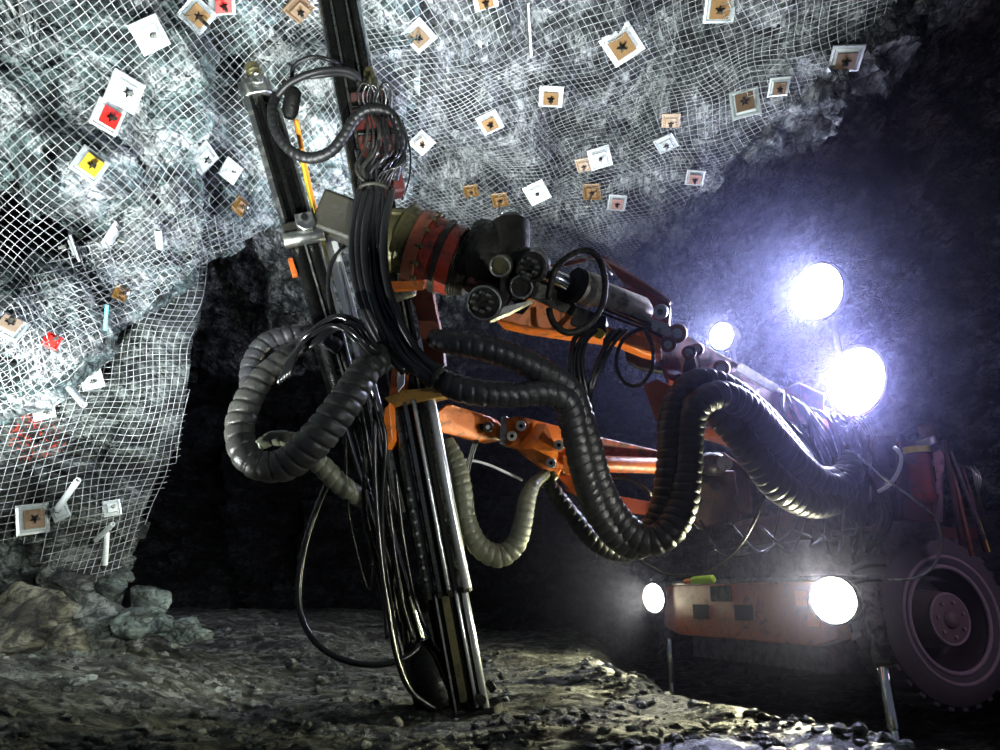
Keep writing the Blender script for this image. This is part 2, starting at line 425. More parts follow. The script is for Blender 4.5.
# clamp block mid feed
part(MB().beam(lo_(lp(236), -.085, .05), lo_(lp(236), .13, .05), .10, .12, ld), 'feed_clamp', 'grime', bevel=.01)
part(MB().cyl(lo_(lp(243), -.10, .09), lo_(lp(243), .13, .09), .045, 18), 'clamp_pin', 'steel')
part(MB().prism([(-.05, -.03), (-.055, .04), (-.02, .075), (.03, .075), (.055, .04), (.05, -.03)], lo_(lp(229), .045, .09), lo_(lp(229), .045, .16), ld), 'clamp_lug', 'steel', bevel=.006, label='bright worn clamp lug')
part(MB().cyl(lo_(lp(229), .045, .15), lo_(lp(229), .045, .168), .020, 14), 'clamp_hole', 'hole')
part(MB().beam(lo_(lp(258), -.09, .04), lo_(lp(275), -.09, .04), .03, .05, mn), 'rusty_latch', 'orange_d', bevel=.004)
# lower feed: black cylinders and bright rods
b0, b1 = lp(246), lp(700)
part(MB().cyl(lo_(b0, -.03, .03), lo_(lp(420), -.03, .03), .042, 20), 'feed_cylinder', 'blackm')
part(MB().cyl(lo_(b0, .055, .03), lo_(lp(405), .055, .03), .035, 20), 'feed_cylinder', 'blackm')
part(MB().cyl(lo_(lp(405), .045, .03), lo_(b1, .02, .03), .014, 14), 'feed_cylinder_rod', 'chrome')
part(MB().beam(lo_(lp(330), -.075, -.02), lo_(b1, -.06, -.02), .04, .07, mn), 'feed_channel', 'blackm')
part(MB().beam(lo_(b0, .012, .055), lo_(lp(400), .012, .055), .010, .012, mn), 'feed_edge_rail', 'steel')
part(MB().cyl(lo_(lp(400), -.05, .045), lo_(lp(560), -.04, .045), .008, 10), 'feed_thin_rod', 'chrome')
# pale rail strip between the feeds
pale = MB().beam(at(331, 242, 4.22), at(404, 512, 4.0), .075, .03, mn); part(pale, 'centre_rail', 'pale', label='pale steel centre rail', bevel=.004)
part(MB().cyl(at(339, 262, 4.12), at(372, 400, 4.02), .012, 12), 'centre_rod', 'chrome')
part(MB().cyl(at(322, 246, 4.05), at(362, 412, 3.97), .009, 12), 'centre_rod', 'steel')
part(MB().cyl(at(392, 462, 3.9), at(402, 520, 3.88), .012, 10), 'retainer_clip', 'pale')
part(ring(at(394, 455, 3.9), mup, .025, .006), 'retainer_ring', 'steel')
hose([(303, 60, 4.4), (318, 235, 4.3), (349, 330, 4.2)][1:] if False else [(296, 120, 4.28), (310, 190, 4.28), (322, 236, 4.26)], 2.6, 'feed_band', 'amber', RIG)['label'] = 'amber hose'
hose([(299, 150, 4.24), (314, 215, 4.22), (334, 275, 4.20), (352, 335, 4.18)], 1.6, 'feed_wire', 'yellow', RIG)['label'] = 'yellow green wire'
# lower struts beside the mast
for (x0, y0, x1_, y1, d, r) in ((372, 470, 430, 676, 3.95, .016), (352, 430, 424, 690, 4.0, .012), (384, 400, 440, 650, 3.92, .018)):
    part(MB().cyl(at(x0, y0, d), at(x1_, y1, d-.12), r, 12), 'feed_strut', 'blackm')
# ---- rotary unit and knuckle
r0, r1 = at(338, 218, 4.12), at(540, 293, 4.02); rd = (r1-r0).normalized(); rup = V((0, -.2, 1)); rs = rd.cross(rup).normalized()
def rp(px): 
    lo, hi = -.5, 1.6
    for _ in range(30):
        t = (lo+hi)/2
        if pr(r0+(r1-r0)*t)[0] < px: lo = t
        else: hi = t
    return r0+(r1-r0)*lo
blk = part(MB().beam(rp(322), rp(372), .22, .235, rup), 'rotary_end_block', 'soot', bevel=.02, label='square dark end block of the rotary unit')
def lat(name, xa, xb, prof, mat, label=None, n=40, par=RIG):
    return part(MB().lathe(rp(xa), rp(xb), prof, n), name, mat, par, label=label)
R0 = .205
ro = lat('rotary_actuator', 385, 418, [(0, .12), (.02, .17), (.25, .185), (.5, .20), (.54, .235), (.64, .235), (.68, .215), (1, .215)], 'olive', 'olive and rust coloured rotary housing')
lat('rotary_flange', 416, 428, [(0, .20), (.02, .228), (.98, .228), (1, .2)], 'brown', par=ro)
lat('rotary_drum', 428, 442, [(0, .20), (.05, .212), (.95, .212), (1, .2)], 'red', 'orange red drum', par=ro)
lat('rotary_flange', 441, 447, [(0, .20), (.08, .222), (.92, .222), (1, .2)], 'grime', par=ro)
lat('rotary_drum', 446, 458, [(0, .19), (.05, .208), (.95, .203), (1, .19)], 'red', 'orange red drum', par=ro)
lat('rotary_neck', 457, 474, [(0, .19), (.1, .197), (.3, .175), (.5, .185), (.9, .170), (1, .15)], 'grime', par=ro)
for k in range(14):
    q = 2*math.pi*k/14; a = rd.orthogonal().normalized(); b = rd.cross(a); c = rp(430)+(a*math.cos(q)+b*math.sin(q))*.222
    part(MB().cyl(c-rd*.03, c+rd*.005, .014, 6), 'flange_bolt', 'olive', parent=ro)
part(MB().cyl(at(372, 302, 3.85), at(413, 288, 3.78), .045, 16), 'grease_pot', 'steel')
part(MB().slab([at(382, 284, 3.75), at(425, 283, 3.75), at(424, 290, 3.72), at(395, 292, 3.72)], (0, -1, 0), .03), 'orange_lip', 'orange')
# knuckle casting
def jc(name, p, q, r, mat, n=28, r1=None, par=RIG, label=None): return part(MB().cyl(at(*p), at(*q), r, n, r1), name, mat, par, label=label)
kn = part(MB().lathe(at(468, 250, 4.0), at(520, 262, 4.0), [(0, .16), (.15, .19), (.5, .20), (.8, .17), (1, .11)], 28), 'boom_knuckle', 'grime')
jc('knuckle_lug', (511, 268, 3.86), (511, 222, 3.92), .105, 'grime', par=kn)
jc('knuckle_pin_cap', (511, 229, 3.90), (511, 217, 3.92), .068, 'steel', par=kn)
jc('knuckle_cross_pin', (510, 262, 4.05), (500, 266, 3.70), .062, 'olive', par=kn, label='olive capped cross pin')
jc('knuckle_cross_pin', (536, 262, 4.0), (531, 268, 3.72), .085, 'grime', par=kn)
part(ring(at(531, 268, 3.71), (CAM-at(531, 268, 1)), .068, .007), 'pin_retaining_ring', 'grime', parent=kn)
jc('knuckle_cylinder', (490, 300, 3.98), (484, 303, 3.72), .098, 'grime', par=kn)
jc('knuckle_cylinder', (524, 284, 3.98), (521, 287, 3.74), .068, 'grime', par=kn)
for (x, y, d, R_) in ((484, 303, 3.715, .088), (521, 287, 3.735, .058), (500, 266, 3.695, .052), (511, 217, 3.92, .060)):
    part(ring(at(x, y, d), (at(x, y, d)-at(x+4, y-1, d+.2)), R_, .006, 30), 'cap_edge', 'steel', parent=kn)
for (cx_, cy_, d, R_) in ((484, 303, 3.715, 8), (531, 268, 3.715, 7)):
    for k in range(8):
        q = 2*math.pi*k/8; p_ = at(cx_+R_*math.cos(q)*1.15, cy_+R_*math.sin(q)*1.15, d)
        part(MB().cyl(p_, p_+V((-.02, -.02, 0)), .010, 6), 'cap_bolt_head', 'steel', parent=kn)
for k in range(5):
    p_ = rp(461+k*2.2)
    part(ring(p_, rd, .19-.006*k, .006, 40), 'casting_rib', 'grime', parent=kn)
part(MB().slab([at(500, 270, 3.76), at(516, 280, 3.76), at(506, 304, 3.76), at(488, 318, 3.76), at(499, 300, 3.76)], (0, 1, 0), .10), 'knuckle_plate', 'grime', parent=kn, bevel=.006)
part(MB().slab([at(488, 318, 3.74), at(505, 306, 3.74), at(535, 299, 3.78), at(510, 312, 3.76), at(490, 320, 3.74)], (0, 1, 0), .05), 'guard_lip', 'steel', parent=kn, bevel=.004)
part(MB().beam(at(470, 255, 3.9), at(540, 266, 3.9), .10, .12, (0, 0, 1)), 'knuckle_web', 'grime', parent=kn, bevel=.02)
part(MB().beam(at(466, 282, 3.95), at(512, 296, 3.95), .12, .08, (0, 0, 1)), 'knuckle_web', 'maroon', parent=kn, bevel=.02)
# ---- upper boom
B0, B1 = at(506, 300, 4.02), at(668, 343, 4.55)
def poly(pts, d, th, name, mat, par=RIG, bevel=.008, nrm=(.25, 1, .1), label=None):
    """flat plate traced at depth d (or with its own depth per point)"""
    P = [at(*(p if len(p) == 3 else (*p, d))) for p in pts]
    n = (P[1]-P[0]).cross(P[2]-P[0]); 
    if n.dot(CAM-P[0]) > 0: n = -n
    k = V(nrm)
    return part(MB().slab(P, k, th), name, mat, par, bevel, label)
ub_ = poly([(493, 318, 3.86), (530, 297, 3.92), (560, 311, 4.02), (604, 325, 4.2), (662, 345, 4.42), (662, 360, 4.42), (640, 352, 4.35), (615, 338, 4.25), (563, 331, 4.05), (520, 324, 3.9)], 0, .24, 'boom_beam', 'orange', label='orange tapering nose of the upper boom')
part(MB().slab([at(512, 311, 3.855), at(523, 299, 3.88), at(531, 303, 3.88), at(522, 313, 3.86)], (.2, 1, 0), .02), 'boom_slot', 'hole', parent=ub_)
poly([(508, 296, 3.95), (560, 300, 4.02), (606, 316, 4.15), (606, 332, 4.15), (572, 326, 4.08), (520, 306, 3.95)], 0, .18, 'boom_top_plate', 'grime')
poly([(520, 275, 3.95), (565, 285, 4.05), (578, 310, 4.1), (540, 312, 4.0), (515, 298, 3.95)], 0, .14, 'boom_head_block', 'grime')
part(MB().cyl(at(538, 270, 3.92), at(580, 289, 4.02), .046, 26), 'tilt_cylinder_rod', 'chrome', label='polished cylinder rod')
part(MB().lathe(at(573, 284, 4.0), at(648, 313, 4.25), [(0, .06), (.03, .098), (.10, .102), (.105, .092), (.16, .092), (.17, .102), (.24, .102), (.25, .082), (.9, .082), (1, .05)], 30), 'tilt_cylinder', 'dusty', label='dusty steel cylinder barrel')
part(MB().cyl(at(572, 284, 3.99), at(579, 287, 4.01), .104, 28), 'cylinder_gland', 'hole')
# upper frame rail and front yoke
part(MB().tube(path([(545, 268, 4.1), (575, 262, 4.1), (602, 258, 4.15), (633, 277, 4.3), (668, 300, 4.45)]), .014, 8), 'frame_rail', 'brown')
poly([(600, 255), (606, 256), (671, 301), (669, 306), (640, 292), (622, 280)], 4.40, .05, 'boom_top_flange', 'brown', bevel=.004)
poly([(617, 285), (650, 292), (668, 301), (671, 306), (669, 322), (655, 318), (640, 312), (625, 300)], 4.38, .20, 'boom_yoke', 'red')
jc('yoke_pin', (662, 311, 4.42), (660, 312, 4.28), .045, 'steel'); jc('yoke_pin_core', (660, 312, 4.29), (659.7, 312, 4.26), .020, 'hole')
poly([(606, 303), (669, 324), (672, 333), (668, 336), (640, 325), (606, 309)], 4.2, .03, 'cover_strip', 'steel', bevel=.003)
poly([(640, 322), (668, 328), (672, 335), (666, 345), (650, 341), (636, 333)], 4.28, .10, 'orange_lug', 'orange')
poly([(600, 325), (640, 335), (662, 345), (660, 352), (630, 345), (602, 334)], 4.22, .06, 'inner_orange_plate', 'orange')
part(MB().cyl(at(597, 333, 4.1), at(600, 334, 4.06), .03, 12), 'yellow_plug', 'yellow')
# main boom plate from the yoke to the carrier
mbm = poly([(664, 322, 4.45), (741, 364, 4.8), (778, 387, 5.1), (829, 408, 5.35), (828, 432, 5.35), (775, 414, 5.1), (740, 400, 4.8), (700, 392, 4.6), (668, 378, 4.45), (655, 350, 4.4)], 0, .30, 'main_boom', 'red', bevel=.012, label='red brown main boom plate')
poly([(740, 362, 4.78), (779, 386, 5.08), (775, 394, 5.08), (736, 370, 4.78)], 0, .01, 'anti_slip_patch', 'grime', par=mbm, bevel=0)
for (x, y, d, r) in ((669, 344, 4.4, .05), (678, 333, 4.4, .06), (690, 352, 4.45, .045), (698, 349, 4.48, .04), (722, 368, 4.66, .055), (718, 376, 4.62, .05)):
    jc('boom_pin', (x, y, d), (x-1, y+.5, d-.13), r, 'brown', par=mbm); jc('boom_pin_face', (x-1, y+.5, d-.128), (x-1.1, y+.5, d-.14), r*.5, 'steel', par=mbm)
poly([(686, 355), (693, 350), (702, 385), (697, 402), (684, 400), (680, 380)], 4.42, .10, 'hose_bracket', 'grime')
part(MB().tube(path([(697, 352, 4.4), (702, 372, 4.4), (706, 388, 4.42)]), .010, 8), 'bracket_rib', 'steel')
poly([(643, 385), (657, 379), (672, 386), (676, 420), (668, 432), (655, 418)], 4.55, .12, 'boom_gusset', 'brown')
poly([(624, 346), (660, 355), (663, 372), (640, 368), (626, 360)], 4.5, .1, 'cast_link', 'grime')
# orange arch behind hoses
part(MB().slab([*(at(x, y, 5.0) for x, y in ((701, 431), (712, 424), (728, 427), (741, 437), (747, 452), (738, 446), (724, 439), (706, 434)))], (.2, 1, 0), .2), 'boom_fender', 'orange', bevel=.01)
# boom head box by the lamp
poly([(777, 392), (799, 381), (824, 393), (824, 428), (806, 428), (785, 440), (775, 425)], 5.25, .34, 'boom_base_block', 'maroon', bevel=.02)
poly([(800, 384), (824, 394), (824, 420), (803, 405)], 5.2, .05, 'boom_base_cover', 'red', bevel=.006)
# ---- brown bracket between rotary and lower mast
poly([(393, 295), (431, 286), (436, 312), (442, 338), (446, 384), (388, 384), (395, 340)], 4.06, .05, 'mast_bracket', 'brown', bevel=.004, label='brown red steel bracket plate')
poly([(384, 398), (404, 390), (445, 386), (447, 396), (392, 408)], 3.85, .30, 'mast_shelf', 'ochre', bevel=.006, nrm=(.1, 1, .25), label='ochre stained shelf plate')
poly([(392, 360), (405, 360), (406, 392), (396, 400), (388, 400)], 3.86, .10, 'bracket_web', 'orange_d')
poly([(384, 408), (390, 402), (393, 440), (386, 450), (381, 430)], 3.80, .1, 'bracket_side', 'orange')
poly([(399, 364), (405, 362), (404, 384), (398, 392), (397, 380)], 3.80, .01, 'scraped_patch', 'pale', bevel=0)
# ---- lower boom
arm = poly([(436, 412, 4.0), (446, 404, 4.0), (453, 405, 4.0), (492, 417, 4.25), (497, 425, 4.25), (496, 438, 4.25), (478, 441, 4.2), (444, 433, 4.0), (437, 430, 4.0)], 0, .16, 'lower_boom_nose', 'orange', bevel=.012, label='bright orange arm plate')
jc('arm_pin', (489, 427, 4.22), (488, 427, 4.10), .030, 'grime', par=arm); jc('arm_pin_core', (488, 427, 4.105), (488, 427, 4.095), .013, 'pale', par=arm)
part(MB().slab([at(479, 424, 4.13), at(484, 424, 4.13), at(484, 430, 4.13), at(480, 430, 4.13)], (0, -1, 0), .006), 'arm_slot', 'hole', parent=arm)
poly([(501, 417), (507, 416), (506, 445), (499, 444)], 4.25, .20, 'end_flange', 'steel', bevel=.004)
clv = poly([(505, 418, 4.25), (519, 416, 4.25), (571, 429, 4.4), (577, 470, 4.42), (560, 470, 4.4), (556, 478, 4.35), (548, 474, 4.35), (514, 449, 4.27), (504, 445, 4.25)], 0, .22, 'clevis_block', 'orange', bevel=.01, label='orange bolted clevis block')
# raised pyramid web on the clevis
pv = [at(517, 449, 4.24), at(537, 423, 4.30), at(546, 424, 4.22), at(558, 452, 4.22), at(556, 470, 4.32), at(540, 466, 4.30), at(533, 449, 4.16)]
part(MB().add(pv, [(0, 6, 1), (1, 6, 3, 2), (6, 5, 4, 3), (0, 5, 6), (0, 1, 2, 3, 4, 5)]), 'clevis_web', 'orange', parent=clv, auto=15)
for (x, y) in ((521, 426), (512, 436), (566, 436), (559, 445), (551, 463)):
    jc('clevis_bolt', (x, y, 4.30), (x, y, 4.16), .031, 'bolt', par=clv, n=20); jc('clevis_socket', (x, y, 4.165), (x, y, 4.15), .012, 'hole', par=clv, n=12)
poly([(562, 455), (576, 453), (578, 474), (564, 474)], 4.3, .10, 'clevis_tab', 'orange', par=clv)
poly([(546, 474), (553, 470), (558, 476), (549, 486), (543, 482)], 4.3, .06, 'grease_lug', 'olive')
poly([(556, 476), (580, 474), (600, 486), (600, 502), (575, 496)], 4.45, .15, 'lower_boom_link', 'orange')
lb = poly([(570, 428, 4.45), (601, 437, 4.6), (665, 452, 4.9), (665, 462, 4.9), (601, 456, 4.6), (572, 456, 4.45)], 0, .25, 'lower_boom_tube', 'red', label='faded red boom tube')
part(MB().cyl(at(574, 463, 4.42), at(672, 466, 4.92), .055, 26), 'lower_boom_cylinder', 'orange_d', label='orange hydraulic cylinder')
part(MB().cyl(at(665, 465, 4.90), at(706, 464, 5.15), .048, 24), 'lower_cylinder_rod', 'chrome')
part(MB().lathe(at(703, 464, 5.13), at(722, 464, 5.22), [(0, .06), (.2, .085), (.8, .085), (1, .05)], 24), 'cylinder_eye', 'dmetal')
jc('eye_pin', (725, 463, 5.2), (725, 463, 5.05), .055, 'steel')
poly([(560, 488, 4.6), (600, 492, 4.7), (662, 504, 5.1), (662, 518, 5.1), (600, 508, 4.7)], 0, .12, 'lower_strut', 'matred')
poly([(672, 470, 5.2), (735, 470, 5.3), (742, 520, 5.4), (700, 530, 5.3), (672, 500, 5.2)], 0, .2, 'boom_carriage', 'maroon', bevel=.02)
poly([(706, 452, 5.3), (724, 452, 5.3), (750, 470, 5.5), (752, 515, 5.5), (728, 512, 5.4)], 0, .25, 'boom_carriage', 'maroon', bevel=.02)
for (x, y) in ((706, 470), (716, 486), (698, 500), (738, 500)):
    jc('carriage_bolt', (x, y, 5.22), (x, y, 5.12), .035, 'grime', n=14)
# ---- vehicle body
C0 = V((2.28, 5.04, 0)); UA = V((-.29, .957, 0)); UB = V((.957, .29, 0))
def veh(a, b, z): return C0+UA*a+UB*b+V((0, 0, z))
ZU = V((0, 0, 1))
def vbox(a0, a1, b0, b1, z0, z1, name, mat, par=RIG, bevel=.012, label=None):
    return part(MB().beam(veh((a0+a1)/2, b0, (z0+z1)/2), veh((a0+a1)/2, b1, (z0+z1)/2), abs(a1-a0), z1-z0, ZU), name, mat, par, bevel, label)
bump_ = part(MB().prism([(-1.15, .30), (-1.15, .64), (-1.05, .68), (1.05, .68), (1.15, .64), (1.15, .30), (.9, .24), (-.9, .24)], veh(1.12, -.02, 0), veh(1.12, .09, 0), ZU), 'front_bumper', 'orange_d', bevel=.008, label='grimy orange front bumper')
for (a, w) in ((1.62, .24), (.98, .26)):
    part(MB().beam(veh(a, -.028, .45), veh(a, -.012, .45), w, .12, ZU), 'bumper_slot_shade', 'hole', parent=bump_)  # black boxes stand in for the shade of recessed slots
gr = MB()
for k in range(9): gr.beam(veh(1.42-.035*k, -.035, .60), veh(1.42-.035*k, -.01, .60), .015, .13, ZU)
part(gr, 'bumper_grille', 'grime', parent=bump_)
for a in (.28, .18): part(MB().beam(veh(a, -.03, .42 if a < .2 else .56), veh(a, -.02, .42 if a < .2 else .56), .12, .10, ZU), 'reflector_patch', 'orange', parent=bump_)
vbox(0.05, 2.2, -.03, 1.2, .68, .715, 'front_deck', 'dmetal')
vbox(.25, 2.0, .1, 3.6, .05, .66, 'chassis', 'dmetal')
vbox(.5, 1.9, .25, 1.0, .71, 1.0, 'boom_pedestal', 'dmetal', bevel=.05)
vbox(.75, 1.6, .35, 1.1, 1.0, 1.25, 'boom_pedestal', 'maroon', bevel=.05)
vbox(.35, .9, .55, .95, .7, 1.62, 'valve_cabinet', 'dmetal')
vbox(.55, 1.9, 1.5, 3.0, .66, 1.3, 'engine_cover', 'dmetal')
vbox(.02, .5, .5, 1.35, 1.02, 1.07, 'wheel_fender', 'dmetal')
vbox(-.02, .03, .45, 1.4, .98, 1.07, 'wheel_fender_lip', 'maroon')
# square panel by the second lamp, canister, plates and rods
poly([(872, 430), (894, 429), (897, 433), (897, 500), (872, 502)], 5.05, .12, 'electric_box', 'dmetal', label='grey upright electric box')
poly([(873, 430), (895, 429), (896, 435), (873, 436)], 5.02, .02, 'box_top_edge', 'steel', bevel=0)
part(MB().lathe(at(917, 446, 4.95), at(925, 505, 4.9), [(0, .05), (.06, .075), (.12, .082), (.14, .088), (.24, .088), (.26, .08), (.8, .08), (.85, .095), (.93, .08), (1, .03)], 22), 'filter_canister', 'red', label='reddish filter canister')
part(MB().lathe(at(916, 447, 4.94), at(917, 453, 4.93), [(0, .086), (1, .086)], 22), 'canister_band', 'yellow')
part(MB().cyl(at(926, 425, 4.95), at(930, 440, 4.95), .055, 16), 'breather_cap', 'maroon')
part(MB().cyl(at(924, 438, 4.95), at(928, 445, 4.94), .07, 18), 'breather_collar', 'steel')
poly([(930, 455), (940, 449), (946, 456), (944, 470), (943, 523), (934, 520), (933, 480)], 4.9, .05, 'pink_plate', 'pink', bevel=.004, label='faded pink plate')
poly([(927, 466), (935, 466), (937, 482), (930, 482)], 4.88, .05, 'gauge_block', 'hole')
poly([(900, 440), (935, 445), (940, 525), (902, 520)], 5.15, .1, 'service_panel', 'maroon')
for (x0, y0, x1_, y1, c) in ((952, 470, 972, 556, 'brown'), (962, 466, 986, 552, 'maroon'), (972, 500, 989, 552, 'yellow'), (944, 440, 962, 545, 'maroon'), (950, 452, 984, 540, 'dmetal')):
    part(MB().cyl(at(x0, y0, 4.8), at(x1_, y1, 4.7), .016 if c != 'yellow' else .009, 12), 'steel_rod', c)
poly([(955, 520), (1000, 515), (1030, 520), (1030, 700), (1005, 700), (985, 600)], 5.6, .3, 'side_housing', 'dmetal')
poly([(880, 520), (938, 524), (938, 540), (905, 545), (884, 560)], 5.0, .05, 'fender_plate', 'dmetal')
# near front wheel
wc = veh(-.05, .93, .42); wn = -UA
def wheel(c, n, R=.60):
    # open tyre carcass: tread, shoulders and side walls, hollow in the middle
    prof = [(.10, R*.60), (0, R*.64), (.02, R*.80), (.10, R*.94), (.2, R*.985), (.8, R*.985), (.90, R*.95), (.985, R*.84), (1.0, R*.76), (.99, R*.68), (.95, R*.63), (.86, R*.60)]
    tw = part(MB().lathe(c-n*.36, c+n*.04, prof, 64, False), 'front_wheel', 'tyre')
    a = n.orthogonal().normalized(); b = n.cross(a)
    for k in range(30):
        q = 2*math.pi*k/30; u = a*math.cos(q)+b*math.sin(q); t = a*-math.sin(q)+b*math.cos(q)
        for s_ in (0, 1):
            p = c-n*(.16+(.17 if s_ else -.15))+u*R*(.965)+t*(.05 if s_ else 0)
            q2 = c-n*.16+u*R*1.0+t*(.01)
            lug = MB().beam(p, q2, .050, .05, u); part(lug, 'tread_lug', 'tyre', parent=tw, bevel=.008)
    part(ring(c+n*.035, n, R*.715, .014, 56), 'sidewall_bead', 'dust', parent=tw)
    part(ring(c+n*.015, n, R*.60, .016, 56), 'rim_flange', 'dust', parent=tw)
    part(MB().lathe(c-n*.22, c+n*.01, [(0, .05), (.08, R*.46), (.3, R*.50), (.85, R*.55), (1, R*.60)], 48, False), 'rim', 'hole2', parent=tw)
    part(MB().lathe(c-n*.20, c+n*.02, [(0, R*.34), (.8, R*.31), (.9, R*.285), (.97, R*.28), (1, R*.24)], 40), 'hub', 'rim', parent=tw)
    part(ring(c+n*.012, n, R*.285, .010, 40), 'hub_edge', 'dust', parent=tw)
    for k in range(7):
        q = 2*math.pi*k/7; p = c+(a*math.cos(q)+b*math.sin(q))*R*.20
        part(MB().cyl(p+n*.01, p+n*.035, .014, 6), 'wheel_nut', 'dust', parent=tw)
    part(MB().lathe(c+n*.01, c+n*.06, [(0, R*.12), (.6, R*.10), (1, R*.05)], 20), 'hub_cap', 'rim', parent=tw)
wheel(wc, wn)
wheel(veh(2.3, .93, .42), UA)
# jacks
for (p, q, r) in (((883, 664, 4.42), (903, 775, 4.1), .040), ((670, 636, 6.8), (673, 712, 6.6), .036)):
    P, Q = at(*p), at(*q); dd = (Q-P).normalized()
    jk = part(MB().cyl(P, P.lerp(Q, .62), r, 24), 'jack_leg', 'chrome', label='polished support jack'); part(MB().cyl(P.lerp(Q, .6), Q, r*.8, 24), 'jack_rod', 'chrome', parent=jk)
    part(MB().cyl(P-dd*.015, P+dd*.02, r*1.25, 24), 'jack_collar', 'olive', parent=jk)
    part(MB().cyl(P-dd*.50, P, r*1.5, 20), 'jack_housing', 'dmetal', parent=jk)
    part(MB().lathe(Q-dd*.03, Q+dd*.02, [(0, .06), (.3, .12), (1, .13)], 20), 'jack_foot', 'dmetal', parent=jk)
# bottle left on the deck: a thing of its own
bt = empty('spray_bottle', at(695, 580, 6.0)); tag(bt, 'small lime green bottle with orange cap lying on the rig front deck', 'bottle')
MB().lathe(at(690, 581, 6.1), at(714, 579, 5.9), [(0, .012), (.1, .028), (.25, .036), (.95, .036), (1, .025)], 16).build('bottle_body', 'bottle', bt)
MB().lathe(at(684, 582, 6.12), at(692, 581, 6.08), [(0, .018), (.5, .024), (1, .02)], 12).build('bottle_cap', 'capo', bt)
# ---- lamps
def lamp(px, py, d, rpx, mat, tgt, nfin=14, post=None, name='work_lamp', label=None):
    c = at(px, py, d); r = rpx*d/F; n = (V(tgt)-c).normalized()
    h = part(MB().lathe(c-n*.16, c, [(0, r*.5), (.1, r*.85), (.4, r*1.0), (.9, r*1.08), (1, r*1.08), (1.0, r*.98), (.93, r*.95)], 32), name, 'dmetal', label=label)
    part(MB().lathe(c-n*.02, c-n*.004, [(0, r*.95), (.8, r*.95), (1, r*.9)], 32), 'lamp_lens', mat, parent=h)
    a = n.orthogonal().normalized()
    part(MB().beam(c-n*.1-a*r*1.15, c-n*.1+a*r*1.15, .05, .03, n), 'lamp_bracket', 'dmetal', parent=h)
    if post is not None: part(MB().cyl(c-n*.13, post, .028, 12), 'lamp_post', 'dmetal', parent=h)
TG = at(250, 250, 4)
lamp(818, 291, 6.1, 28, 'lampw', TG, post=veh(.95, 1.35, 1.2), label='round roof work lamp')
lamp(855, 381, 5.5, 35, 'lampv', TG, post=veh(.5, .7, 1.55), label='large round work lamp above the valve cabinet')
lamp(721, 336, 6.6, 14, 'lampw', TG, post=veh(1.9, 1.0, 1.2), label='far small work lamp')
lamp(653, 598, 6.9, 14, 'lampy', at(653, 598, 6.9)-UB*4-V((0, 1.6, .2)), label='left bumper headlamp')
lamp(833, 600, 4.62, 23, 'lampy', at(833, 600, 4.62)-UB*4-V((0, 2.5, -.4)), label='right bumper headlamp')

# ------------------------------------------------------------------ hoses
JR = random.Random(21)
def J(pts, j=4):
    return [pts[0]]+[(p[0]+JR.uniform(-j, j), p[1]+JR.uniform(-j, j), p[2]+JR.uniform(-.03, .03)) for p in pts[1:-1]]+[(pts[-1][0]+JR.uniform(-j, j)*.5, pts[-1][1]+JR.uniform(-j, j)*.5, pts[-1][2])]
def H(pts, r, mat='hose', **k): return hose(pts, r, 'hydraulic_hose', mat, RIG, **k)
def W(pts, mat='wrap', label=None, **k):
    o = spiral(pts, 'spiral_hose', mat, RIG, **k)
    if label: o['label'] = label
    return o
# big loop left
W([(392, 352, 3.75, 14), (368, 368, 3.6, 16), (343, 405, 3.5, 18), (315, 440, 3.45, 19), (288, 463, 3.45, 18), (262, 466, 3.45, 16), (244, 452, 3.45, 15), (240, 425, 3.5, 15), (250, 397, 3.55, 14), (266, 374, 3.6, 12), (286, 356, 3.65, 10), (300, 345, 3.7, 7)],
  'wrap', 'grey spiral wrapped hose in a big loop left of the mast', pitch=.062)
W([(247, 392, 3.75, 8), (250, 365, 3.8, 9), (264, 343, 3.85, 9), (285, 335, 3.9, 9), (312, 334, 3.95, 9), (340, 348, 4.0, 8)], 'wrapd')
W([(258, 446, 3.6, 6), (275, 438, 3.65, 8), (300, 444, 3.7, 9), (322, 466, 3.75, 11), (345, 488, 3.8, 11), (362, 498, 3.9, 10)], 'wrapg')
# pair running right along the upper boom
W([(432, 338, 3.7, 10), (450, 342, 3.65, 13), (480, 347, 3.65, 14), (512, 357, 3.7, 14), (545, 373, 3.75, 14), (568, 388, 3.8, 14), (580, 415, 3.85, 14), (590, 450, 3.9, 14), (600, 485, 3.95, 14), (617, 518, 4.0, 15), (644, 540, 4.0, 16), (668, 532, 4.0, 16), (682, 505, 4.05, 16), (688, 465, 4.1, 15), (690, 430, 4.15, 15), (698, 405, 4.15, 15), (722, 395, 4.2, 15), (748, 410, 4.3, 16), (775, 440, 4.4, 16), (800, 468, 4.5, 16), (825, 486, 4.6, 15), (843, 483, 4.7, 13), (853, 466, 4.8, 11)],
  'wrapd', 'upper spiral wrapped hose running from the mast to the carrier')
W([(436, 378, 3.65, 10), (455, 387, 3.6, 14), (480, 393, 3.6, 14), (512, 395, 3.65, 13), (545, 393, 3.7, 13), (566, 402, 3.75, 14), (574, 430, 3.8, 14), (582, 465, 3.85, 14), (594, 502, 3.95, 14), (612, 532, 4.0, 14), (635, 545, 4.05, 15), (655, 528, 4.1, 15), (665, 500, 4.12, 14), (670, 460, 4.15, 14), (671, 425, 4.2, 14), (680, 395, 4.25, 13), (700, 380, 4.3, 13), (730, 390, 4.35, 14), (762, 418, 4.45, 15), (790, 452, 4.55, 15), (816, 478, 4.65, 14), (840, 476, 4.75, 12), (850, 458, 4.85, 10)],
  'wrapd', 'lower spiral wrapped hose sagging under the boom')
